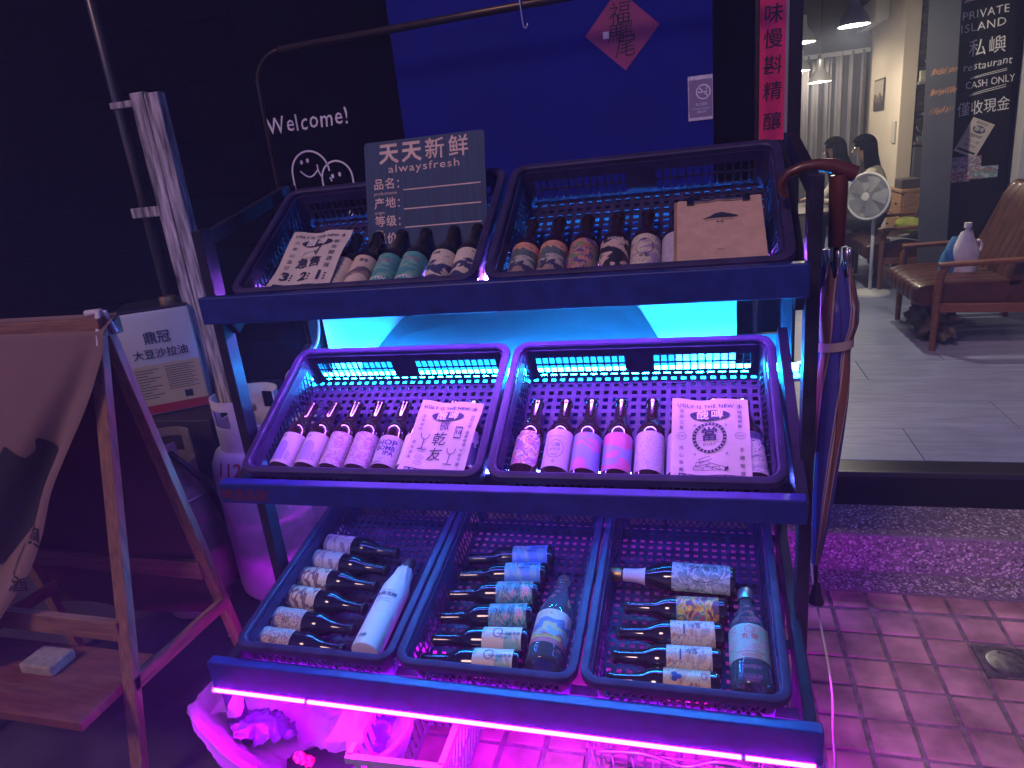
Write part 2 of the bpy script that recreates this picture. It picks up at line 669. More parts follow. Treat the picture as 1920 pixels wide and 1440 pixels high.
rw = thing('room_wall', 'beige plaster side wall of the restaurant running back to the curtain', 'wall', (0, 0, 0))
m = MB(); m.box(2.15, 2.27, 5.95, 7.6, FZ, 3.0, bev=.004); m.build('side_wall', beige, rw)
m = MB(); m.box(-1.6, 3.4, 7.9, 8.0, FZ, 3.0); m.build('back_wall', beige, rw)
m = MB(); m.box(-1.6, -1.5, 1.3, 7.9, FZ, 3.0); m.build('far_side_wall', beige, rw)
m = MB(); m.box(3.3, 3.4, 1.3, 7.9, FZ, 3.0); m.build('near_side_wall', beige, rw)
# ceiling bulkhead above the curtain
m = MB(); m.box(-1.5, 2.145, 7.25, 7.6, 2.12, 3.0); m.build('bulkhead', mat('bulkhead_paint', (.10, .095, .09), .8), rw)

# curtain
cur = thing('curtain', 'long grey pleated curtain across the back of the restaurant', 'curtain', (0, 7.18, 0))
grey_cloth = mat('curtain_cloth', (.13, .12, .125), .9, var=.1, vs_=10, bump=.15, bs=120)
m = MB()
def fcur(u, v):
    x = .5 + u * 1.60
    a = u * 2 * pi * 15
    return (x, .045 * sin(a) * (.75 + .25 * sin(u * 21)) + .012 * sin(a * 2.3 + 1), FZ + .02 + v * 1.86)
m.grid(fcur, 260, 4)
m.build('pleats', grey_cloth, cur, True)
m = MB(); m.box(.45, 2.13, -.03, .03, 2.12, 2.16); m.build('track', mat('rail_white', (.4, .4, .4), .4), cur)

# pillar, chalkboard partition
pillar_grey = mat('pillar_paint', (.075, .08, .095), .8, spec=.1, var=.12, vs_=6, bump=.1, bs=90)
pil = thing('pillar', 'dark grey square pillar with faint orange handwriting left of the chalkboard', 'pillar', (1.93, 3.86, FZ), (0, radians(-1.6), radians(-15)))
m = MB(); m.box(-.10, .066, 0, .2, -.02, 2.8); m.build('shaft', pillar_grey, pil)
ik = Ink()
for k, (s, z) in enumerate((('hold on', 1.412), ('brewlife', 1.295), ('feels', 1.185))):
    ik.text(s, .004 - .01 * (k == 2), z, .052, sx=.78, rot=radians(2), shear=.2, jitter=.06)
    for q in range(9):
        ik.line([(-.07 + q * .015, z - .024 + .008 * (q % 3)), (-.062 + q * .015, z + .012 + .007 * (q % 2))], .0025)
ik.build('handwriting', mat('orange_chalk', (.42, .20, .10), .9), pil, flat(.001))

cb = thing('chalkboard_wall', 'tall black chalkboard wall with white restaurant lettering beside the pillar', 'chalkboard', (2.19, 3.98, FZ), (0, radians(-2.6), 0))
cbk = mat('chalkboard_black', (.007, .007, .008), .85, var=.5, vs_=7, bump=.1, bs=60, spec=.08)
m = MB(); m.box(-.165, .165, 0, .06, -.02, 2.8); m.build('board', cbk, cb)
chalk = mat('chalk', (.80, .80, .78), .95)
ik = Ink()
K = 1.0
ik.text('PRIVATE', -.02, 1.715, .064, sx=1.02, jitter=.03, space=1.12, rot=.02)
ik.text('ISLAND', -.03, 1.645, .066, sx=1.08, jitter=.03, space=1.1, rot=.02)
ik.text('私嶼', .0, 1.52, .105, jitter=.01, space=1.15)
ik.text('restaurant', .005, 1.425, .064, sx=1.0, jitter=.04, space=1.05, rot=.03)
ik.text('CASH ONLY', .025, 1.318, .060, sx=.86, jitter=.03, rot=.03)
ik.text('僅收現金', -.005, 1.175, .088, sx=.88, jitter=.01)
for z, a in ((1.37, .012), (1.362, .01), (1.276, .014), (1.266, .012)):
    ik.line([(-.09, z - a), (-.01, z), (.12, z + a)], .0035)
ik.poly([(-.15, 1.79), (-.02, 1.80), (.09, 1.84), (.02, 1.90), (-.06, 1.895), (-.10, 1.83)])
ik.build('chalk_lettering', chalk, cb, lambda u, v: (u * .93 + .024, -.001, v))
wh = MB(); wh.box(2.36, 3.3, 3.90, 4.1, FZ, 3.0)
tag(wh.build('white_partition', mat('white_plaster', (.60, .59, .60), .8, var=.05)), 'white wall edge right of the chalkboard', 'wall')
wh = MB(); wh.box(2.03, 2.36, 4.05, 4.12, FZ, 3.0)
tag(wh.build('partition_wall', wall_black), 'dark partition that carries the chalkboard', 'wall')

# flyer and postcards stuck on the chalkboard
fly = thing('flyer', 'cream flyer taped aslant on the chalkboard', 'flyer', (2.12, 3.974, 1.268), (0, radians(26), 0))
m = MB(); m.box(-.068, .068, -.0012, 0, -.107, .107); m.build('sheet', white_paper, fly)
ik = Ink(); ik.ellipse(0, .052, .038, .022)
ik.text('釀啤食堂', 0, .088, .018); ik.text('Uglyhalf', 0, .014, .026, bold=.02, sx=.9, shear=.2)
ik.text('小吃 小酒', 0, -.022, .02); ik.text('開瓶即飲', 0, -.05, .018); ik.rect(-.055, .055, -.092, -.078)
ik.build('print', ink_dark, fly, flat(.0016))
ik = Ink(); ik.text('醜啤', 0, .052, .03); ik.build('badge_lettering', white_ink, fly, flat(.0022))
for nm, lb, x, z, w, h, cols, sd in (
        ('postcard', 'pink and green picture postcard under the flyer', 2.088, 1.120, .17, .075, [(.45, .22, .4), (.12, .2, .1), (.6, .5, .6), (.25, .12, .2)], 1),
        ('postcard', 'pale postcard with a red and green mountain picture', 2.058, 1.045, .115, .085, [(.12, .35, .12), (.5, .12, .12), (.6, .6, .65)], 5),
        ('postcard', 'blue and red picture postcard at the right', 2.195, 1.052, .155, .075, [(.1, .2, .5), (.5, .15, .15), (.15, .4, .3), (.6, .6, .7)], 9)):
    m = MB(); m.box(x - w / 2, x + w / 2, 3.971 + sd * .0001, 3.974, z - h / 2, z + h / 2)
    me = m.mesh(nm, art('card_art_%d' % sd, cols, 5, sd, lines=.12))
    uvl = me.uv_layers.new(name='UVMap')
    for lo in me.loops:
        co = me.vertices[lo.vertex_index].co
        uvl.data[lo.index].uv = ((co.x - x) / w + .5, (co.z - z) / h + .5)
    tag(place(nm, me), lb, 'postcard')

# ================================================================== ROOM CONTENTS
brushed = mat('brushed_aluminium', (.50, .51, .50), .35, .35, var=.1, vs_=60, stretch=(1, 1, 8))
shade_in = mat('lamp_shade_inside', (.85, .82, .75), .6)
bulb_mat = emis('lamp_bulb', (1.0, .80, .52), 42.0)
cord_black = mat('black_cord', (.012, .012, .012), .5)

def pendant(label, x, y, z, r=.095, watts=5.0):
    t = thing('pendant_lamp', label, 'lamp', (x, y, z), group='pendant lamps in the restaurant')
    k = r / .095
    prof = [(.095, 0), (.0945, .006), (.088, .028), (.070, .060), (.046, .092), (.034, .112), (.029, .14), (.028, .185), (.020, .192), (.006, .195)]
    m = MB(); m.lathe([(a * k, b * k) for a, b in prof], 32); m.build('shade', brushed, t, True, 45)
    m = MB(); m.lathe([(a * k * .965, b * k + .001) for a, b in prof[:-4]], 32); m.build('shade_lining', shade_in, t, True)
    m = MB(); m.lathe([(0, -.0), (.016 * k, .003), (.027 * k, .016 * k), (.029 * k, .032 * k), (.020 * k, .055 * k), (.014 * k, .075 * k)], 16)
    m.build('bulb', bulb_mat, t, True)
    m = MB(); m.lathe([(0, .0030), (r * .5, .0022), (r * .955, .0012)], 32); m.build('diffuser', emis('lamp_diffuser', (1.0, .84, .58), 12.0), t, True)
    m = MB(); m.tube([(0, 0, .19 * k), (0, 0, 3.0 - z)], .004, 6); m.build('cord', cord_black, t)
    l = bpy.data.lights.new('lamp_glow', 'POINT')
    l.energy = watts
    l.color = (1.0, .88, .70)
    l.shadow_soft_size = .03
    lo = bpy.data.objects.new('lamp_glow', l)
    C.objects.link(lo)
    lo.parent = t
    lo.location = (0, 0, -.012)
    return t

pendant('brushed metal bell lamp hanging nearest the doorway, largest of the row', 1.251, 3.2, 1.927, .0795, 46.0)
pendant('pendant lamp half hidden by the door frame, upper of the two', 1.215, 5.0, 2.065, .095, 34.0)
pendant('smaller pendant lamp hanging low in front of the curtain', 1.47, 5.85, 1.815, .095, 32.0)
pendant('far pendant lamp showing only its rim beside the door frame', 1.43, 6.9, 2.0, .10, 24.0)

leather = mat('brown_leather', (.070, .021, .013), .42, spec=.35, var=.4, vs_=14, bump=.3, bs=70, coat=.2)
teak = mat('teak_frame', (.17, .065, .032), .45, var=.35, vs_=10, stretch=(2, 12, 12), bump=.1)

def armchair(label, xf, y0, y1, seat_front, n_ch, back_x):
    W = y1 - y0
    t = thing('armchair', label, 'armchair', (xf, y0, FZ), group='leather armchairs inside the restaurant')
    L = .62
    for nm, yy in (('near', 0.0), ('far', W)):
        m = MB()
        # arm: flat board with a rounded front running into the leg
        pts = [(.0, yy, .0), (.004, yy, .30), (.010, yy, .40), (.035, yy, .438), (.09, yy, .447), (.35, yy, .455), (L, yy, .44)]
        m.tube(pts[:4], [.015, .020, .022, .020], 8)
        m.bar((.0, yy, .444), (L, yy, .452), .052, .022, bev=.007)
        m.build('arm', teak, t, True, 50)
        m = MB(); m.bar((L - .06, yy, .0), (L - .01, yy, .43), .03, .04, up=(0, 1, 0), bev=.004); m.build('rear_leg', teak, t)
        m = MB(); m.bar((.01, yy, .225), (L - .03, yy, .205), .022, .045, bev=.004); m.build('side_rail', teak, t)
    m = MB(); m.bar((.05, 0.01, .21), (.05, W - .01, .21), .022, .05, bev=.003); m.build('front_rail', teak, t)
    m = MB()
    yA, yB = .04, W - .04
    prof = []
    def fseat(u, v):
        y = yA + (yB - yA) * u
        s = abs(sin(u * pi * n_ch))
        a = v * 2 * pi
        x0, x1 = seat_front - xf, .55
        cx, cz = (x0 + x1) / 2, .285
        ex, ez = (x1 - x0) / 2, .066
        ca, sa = cos(a), sin(a)
        px_ = cx + ex * (abs(ca) ** .35) * (1 if ca > 0 else -1)
        pz_ = cz + ez * (abs(sa) ** .55) * (1 if sa > 0 else -1) * (.86 + .14 * s ** .4)
        return (px_ + (.010 * s ** .5 if ca < 0 else 0) * -1, y, pz_)
    m.grid(fseat, n_ch * 8, 28)
    for v0 in (yA, yB):
        ring = [fseat(0 if v0 == yA else 1, i / 28) for i in range(28)]
        m.add(ring, [tuple(range(28)) if v0 == yB else tuple(range(28))[::-1]])
    m.build('seat_cushion', leather, t, True, 60)
    m = MB()
    def fback(u, v):
        y = yA + (yB - yA) * u
        a = v * 2 * pi
        s = abs(sin(u * pi * n_ch))
        ca, sa = cos(a), sin(a)
        h = (abs(ca) ** .3) * (1 if ca > 0 else -1)
        d = (abs(sa) ** .5) * (1 if sa > 0 else -1)
        hh = .55 + h * .235
        edge = 1 - .10 * max(0, (abs(u - .5) * 2 - .85) / .15) * (h > 0)
        thick = .05 * (.8 + .2 * s ** .4) * (1 - .22 * abs(sin(h * 5.0)))
        return (back_x - xf + (hh - .35) * .38 - d * thick, y, hh * edge)
    m.grid(fback, n_ch * 8, 30)
    for v0 in (0, 1):
        ring = [fback(v0, i / 30) for i in range(30)]
        m.add(ring, [tuple(range(30))])
    m.build('back_cushion', leather, t, True, 60)
    return t

armchair('brown leather armchair with a plastic bag on its seat, nearest the doorway', 1.59, 2.62, 3.30, 1.50, 7, 1.95)
armchair('brown leather armchair with a green cushion, behind the standing fan', 1.655, 4.10, 4.90, 1.56, 7, 2.05)

# carrier bag with a bottle on the near armchair
pb_ = thing('plastic_bag', 'white and blue plastic packet standing on the near leather armchair', 'plastic bag', (1.80, 2.93, .615), (0, 0, radians(10)))
white_pl = mat('white_plastic_film', (.72, .70, .74), .35, var=.15, vs_=30, bump=.6, bs=45)
def blob(f, nu, nv):
    m = MB(); m.grid(f, nu, nv, True); return m
def fj(u, v):
    a = u * 2 * pi
    r = (.062 * (1 - .55 * max(0, v - .55) / .45)) * (1 + .10 * sin(a * 3 + v * 6))
    return (r * cos(a) * 1.05, r * sin(a) * .6, v * .215 + .006 * sin(a * 2))
blob(fj, 24, 10).build('bottle_pack', white_pl, pb_, True)
def fj2(u, v):
    a = u * 2 * pi
    r = (.066 * (1 - .5 * max(0, v - .6) / .4)) * (1 + .14 * sin(a * 4 + v * 9))
    return (-.055 + r * cos(a) + .03 * v, .02 + r * sin(a) * .45, v * .19)
blob(fj2, 24, 10).build('wrapper', art('wrapper_print', [(.05, .22, .45), (.65, .65, .70), (.30, .5, .65), (.7, .7, .72)], 3, 4), pb_, True)
m = MB(); m.lathe([(0, .26), (.018, .26), (.019, .235), (.013, .232), (.013, .21)], 14, Matrix.Translation((.0, 0, 0))); m.build('cap', white_pl, pb_, True, 40)
m = MB(); m.tube([(.055 + .024 * sin(a), 0, .13 + .034 * cos(a)) for a in [i * pi / 6 for i in range(7)]], .007, 8); m.build('handle', white_pl, pb_, True)

# driftwood under the near armchair
dw = MB()
def fdw(u, v):
    a = u * 2 * pi
    th = v * pi
    n_ = 1 + .28 * sin(a * 5 + th * 4) + .16 * sin(a * 9 - th * 7) + .1 * sin(th * 15 + a * 3)
    return (1.665 + .085 * n_ * sin(th) * cos(a), 2.92 + .22 * n_ * sin(th) * sin(a), FZ + .105 + .10 * n_ * cos(th))
dw.grid(fdw, 48, 24, True)
tag(dw.build('driftwood', mat('bark', (.10, .075, .055), .85, var=.6, vs_=25, bump=1.0, bs=60), None, True),
    'gnarled piece of driftwood lying under the near leather armchair', 'driftwood')

# green cushion on the far armchair
def fcu(u, v):
    a = u * 2 * pi
    th = v * pi
    s = sin(th) ** .6
    return (1.93 + .135 * s * cos(a) * (1 + .08 * cos(2 * a)), 4.32 + .14 * s * sin(a), FZ + .42 + .060 * cos(th) * (1 - .35 * (s * cos(a * 2)) ** 2) - .08 * s * cos(a) * .4)
m = MB(); m.grid(fcu, 32, 14, True)
tag(m.build('cushion', mat('green_cloth', (.33, .38, .06), .9, var=.3, vs_=18, bump=.2), None, True), 'yellow green cushion lying on the far armchair', 'cushion')
def fbl(u, v):
    return (1.72 + .42 * u, 4.14 + .3 * v, FZ + .352 + .012 * sin(u * 9 + v * 4) + .01 * sin(v * 12))
m = MB(); m.grid(fbl, 24, 12)
tag(m.build('towel', mat('pale_cloth', (.45, .46, .46), .9, bump=.2), None, True), 'pale folded cloth under the green cushion', 'towel')

# standing fan
fan = thing('standing_fan', 'white round standing fan in front of the two seated women', 'fan', (1.535, 4.02, FZ))
fw = mat('fan_plastic', (.66, .67, .68), .4)
fm = mat('fan_mesh_plastic', (.42, .43, .45), .45)
H = .685
Mf = Matrix.Translation((0, 0, H)) @ Matrix.Rotation(radians(-42), 4, 'Z') @ Matrix.Rotation(radians(90), 4, 'X')
m = MB(); m.tube([Mf @ Vector((.152 * cos(a), .152 * sin(a), 0)) for a in [2 * pi * i / 48 for i in range(48)]], .0085, 8, closed=True)
m.build('guard_rim', fw, fan, True)
m = MB()
for rr in [i * .0085 + .03 for i in range(14)]:
    m.tube([Mf @ Vector((rr * cos(a), rr * sin(a), .028 * (1 - (rr / .15) ** 2))) for a in [2 * pi * i / 36 for i in range(36)]], .0013, 4, closed=True)
for i in range(36):
    a = 2 * pi * i / 36
    m.tube([Mf @ Vector((r_ * cos(a), r_ * sin(a), .03 * (1 - (r_ / .15) ** 2))) for r_ in (.02, .06, .1, .15)], .0011, 4)
m.build('front_guard', fm, fan)
m = MB(); m.lathe([(0, .036), (.026, .034), (.029, .026), (.029, .02)], 24, Mf); m.build('badge', fw, fan, True, 40)
for i in range(5):
    m = MB()
    def fb(u, v):
        r_ = .03 + .105 * v
        a = 2 * pi * i / 5 + (u - .5) * (.9 - .1 * v)
        return Mf @ Vector((r_ * cos(a), r_ * sin(a), -.004 - .022 * (u - .5)))
    m.grid(fb, 6, 5); m.build('blade', mat('fan_blade', (.45, .47, .50), .3), fan, True)
m = MB(); m.lathe([(.152, -.004), (.13, -.045), (.06, -.055), (.05, -.11), (.03, -.13), (0, -.132)], 28, Mf); m.build('motor_housing', fw, fan, True, 45)
Mb_ = Mf @ Vector((0, 0, -.09))
m = MB(); m.tube([Mb_, (Mb_.x, Mb_.y, .02)], .012, 10); m.build('pole', fw, fan, True)
m = MB(); m.lathe([(0, .03), (.05, .028), (.13, .012), (.135, 0)], 28, Matrix.Translation((Mb_.x, Mb_.y, 0))); m.build('base', fw, fan, True, 45)

# pine drawers with things on top, shelves against brick
dwr = thing('drawer_unit', 'small pine drawer unit behind the fan', 'drawers', (1.985, 5.02, FZ))
pine_in = mat('pale_pine', (.42, .24, .12), .55, var=.3, vs_=8, stretch=(2, 2, 12), bump=.1)
m = MB(); m.box(.02, .25, 0, .48, .03, .60, bev=.004); m.build('carcass', pine_in, dwr)
m = MB(); m.box(-.005, .27, -.012, .495, .60, .625, bev=.004); m.build('top', pine_in, dwr)
for k in range(3):
    z = .05 + k * .185
    m = MB(); m.box(.002, .02, .02, .46, z, z + .17, bev=.003); d_ = m.build('drawer_front', pine_in, dwr)
    for yy in (.12, .36):
        m = MB(); m.lathe([(0, .018), (.010, .016), (.011, .010), (.005, .006), (.005, 0)], 10, Matrix.Translation((.001, yy, z + .09)) @ Matrix.Rotation(radians(-90), 4, 'Y'))
        m.build('knob', mat('dark_knob', (.05, .03, .02), .4), d_, True)
m = MB(); m.box(1.99, 2.13, 5.06, 5.28, FZ + .627, FZ + .70, bev=.005)
tag(m.build('storage_box', mat('dark_card', (.07, .055, .055), .7)), 'low dark box on the pine drawer unit', 'box')
m = MB(); m.lathe([(.024, 0), (.026, .02), (.028, .085), (.022, .092), (.0, .093)], 16, Matrix.Translation((2.185, 5.08, FZ + .626)))
tag(m.build('tin_cup', mat('dark_tin', (.03, .03, .03), .4), None, True, 40), 'small dark cup on the corner of the drawer unit', 'cup')

sh = thing('wall_shelf_unit', 'dark brick recess with shelves of bottles between beige wall and pillar', 'shelves', (2.28, 6.0, FZ))
brick_m = [mat('dark_brick_%d' % i, c_, .85, var=.3, vs_=30, bump=.4, bs=80) for i, c_ in enumerate([(.14, .10, .075), (.11, .08, .065), (.16, .12, .09)])]
m = MB(); m.box(-.008, .7, .16, .22, 0, 2.73); m.build('backing', mat('brick_joint', (.07, .065, .06), .9), sh)
bme = []
for q in brick_m:
    t = MB(); t.box(-.054, .054, -.012, .012, -.0205, .0205, bev=.003); bme.append(t.mesh('brick', q))
for j in range(38):
    for i in range(3):
        o = place('brick', bme[(i + j * 2) % 3], sh)
        o.location = (.05 + i * .115 + (.0575 if j % 2 else 0), .152 + random.uniform(-.003, .003), .66 + j * .0475)
shelf_m = mat('shelf_board', (.22, .22, .235), .6)
for z, w in ((1.43, .32), (1.175, .30), (.93, .34)):
    m = MB(); m.box(-.005 if w > .31 else .06, w, -.10, .15, z, z + .022, bev=.002); m.build('shelf_board', shelf_m if w != .34 else mat('shelf_dark_wood', (.10, .06, .045), .6), sh)
m = MB(); m.box(.0, .13, -.08, .13, .62, .91, bev=.006)
m.build('cabinet', mat('grey_cabinet', (.07, .07, .075), .6), sh)
m = MB(); m.box(.14, .36, -.10, .13, .62, .91, bev=.006)
m.build('speaker_box', mat('speaker_black', (.01, .01, .01), .5), sh)
for k, (x, r_, h_, cc) in enumerate(((.06, .018, .17, 0), (.10, .018, .18, 0), (.145, .017, .19, 0), (.19, .018, .18, 0), (.24, .02, .17, 0))):
    m = MB(); m.lathe([(0, 0), (r_, .002), (r_, h_ * .55), (r_ * .45, h_ * .72), (r_ * .42, h_), (0, h_)], 12, Matrix.Translation((2.28 + x, 5.99, FZ + 1.453)))
    tag(m.build('bottle', glass_dark, None, True, 40), ['slim dark bottle at the left end of the upper shelf', 'second slim dark bottle on the upper shelf', 'tallest dark bottle in the middle of the upper shelf',
        'fourth dark bottle on the upper shelf', 'dark bottle at the pillar end of the upper shelf'][k], 'bottle', 'bottles on the upper wall shelf')
m = MB(); m.box(2.285, 2.40, 5.905, 5.955, FZ + 1.453, FZ + 1.54, bev=.002)
tag(m.build('carton', mat('pale_carton', (.45, .42, .30), .7, var=.4, vs_=40)), 'pale printed carton in front of the bottles on the upper shelf', 'carton')
m = MB(); m.box(2.405, 2.475, 5.905, 5.955, FZ + 1.453, FZ + 1.56, bev=.002)
tag(m.build('carton', mat('orange_carton', (.40, .24, .12), .7, var=.4, vs_=40)), 'brown carton beside the pale carton on the upper shelf', 'carton')
m = MB(); m.lathe([(0, 0), (.034, .002), (.038, .03), (.033, .075), (.018, .088), (.006, .098), (0, .1)], 18, Matrix.Translation((2.37, 5.95, FZ + 1.0)))
kt = tag(m.build('kettle', mat('chrome', (.7, .7, .7), .12, 1.0), None, True, 50), 'shiny chrome kettle on the low wall shelf', 'kettle')
m = MB(); m.tube([(2.37 - .035, 5.95, FZ + 1.03), (2.30, 5.94, FZ + 1.06), (2.295, 5.94, FZ + 1.085)], .005, 6); m.build('spout', MATS['chrome'], kt, True)
m = MB(); m.lathe([(.028, 0), (.036, .01), (.036, .085), (.03, .092), (0, .092)], 16, Matrix.Translation((2.45, 5.93, FZ + .953)))
tag(m.build('jar', mat('paper_jar', (.5, .45, .35), .6), None, True, 40), 'pale jar at the pillar end of the low wall shelf', 'jar')
m = MB(); m.box(2.30, 2.38, 5.91, 6.0, FZ + .953, FZ + 1.0, bev=.004)
tag(m.build('speaker', mat('blue_grey_box', (.09, .10, .12), .5)), 'small blue grey box on the low wall shelf', 'box')

# pictures on the beige wall
pic = thing('framed_picture', 'framed dark mountain photograph on the beige wall', 'picture', (2.146, 6.72, 1.68), (0, 0, radians(90)))
m = MB(); m.box(-.20, .20, 0, .012, -.145, .145, bev=.002); m.build('frame', mat('dark_frame', (.06, .045, .04), .5), pic)
m = MB(); m.box(-.185, .185, .012, .014, -.13, .13)
me = m.mesh('photograph', art('photo_print', [(.06, .05, .05), (.16, .13, .11), (.42, .36, .28)], 2.2, 3, kind='hills', stops=[0, .33, .55]))
uvl = me.uv_layers.new(name='UVMap')
for lo in me.loops:
    co = me.vertices[lo.vertex_index].co
    uvl.data[lo.index].uv = (co.x / .37 + .5, co.z / .26 + .5)
place('photograph', me, pic)
m = MB(); m.box(2.136, 2.148, 6.02, 6.14, 1.23, 1.42, bev=.002)
tag(m.build('notice_board', mat('notice_grey', (.42, .38, .34), .7)), 'small pale notice on the near end of the beige wall', 'notice')
ac = thing('air_conditioner', 'white wall air conditioner high on the beige wall', 'air conditioner', (2.02, 6.9, 2.42))
acm = mat('ac_plastic', (.5, .49, .46), .5)
m = MB(); m.box(0, .13, -.40, .40, -.10, .12, bev=.02); m.build('body', acm, ac, True, 30)
for k in range(3):
    m = MB(); m.box(-.006, .04, -.36, .36, -.108 + k * .022, -.100 + k * .022); m.build('louvre', acm, ac)

# table in front of the two women
tb = thing('table', 'dark wooden table the two women sit at', 'table', (1.28, 4.95, FZ))
tw = mat('dark_table_wood', (.06, .035, .025), .45, var=.3, vs_=12, stretch=(1, 8, 1))
m = MB(); m.box(-.30, .20, -.35, .55, .52, .545, bev=.004); m.build('table_top', tw, tb)
for x in (-.27, .17):
    for y in (-.31, .51):
        m = MB(); m.bar((x, y, 0), (x, y, .52), .035, .035, bev=.003); m.build('leg', tw, tb)

# two seated women
skin = mat('skin', (.48, .30, .22), .55)
hair_m = mat('black_hair', (.004, .0035, .0035), .7, spec=.0, var=.4, vs_=30, stretch=(30, 30, 2), bump=.3, bs=120)
knit = mat('cream_knit', (.56, .52, .42), .9, var=.1, vs_=30, bump=.4, bs=160)
white_shirt = mat('white_shirt', (.62, .60, .54), .85, var=.08, vs_=20, bump=.2, bs=80)
trousers = mat('dark_trousers', (.025, .025, .035), .8)

def skin_body(name, joints, edges, parent, mats_, pick):
    """one continuous figure grown over a joint skeleton"""
    me = bpy.data.meshes.new(name)
    me.from_pydata([j[:3] for j in joints], edges, [])
    o = bpy.data.objects.new(name, me)
    C.objects.link(o)
    sk = o.modifiers.new('skin', 'SKIN')
    sk.use_smooth_shade = True
    for i, j in enumerate(joints):
        r = j[3]
        me.skin_vertices[0].data[i].radius = r if isinstance(r, tuple) else (r, r)
    me.skin_vertices[0].data[0].use_root = True
    ss = o.modifiers.new('sub', 'SUBSURF')
    ss.levels = ss.render_levels = 2
    dg = bpy.context.evaluated_depsgraph_get()
    ev = bpy.data.meshes.new_from_object(o.evaluated_get(dg))
    bpy.data.objects.remove(o)
    ev.materials.clear()
    for x in mats_:
        ev.materials.append(x)
    for p in ev.polygons:
        p.material_index = pick(p.center)
        p.use_smooth = True
    ev.name = name
    return place(name, ev, parent)

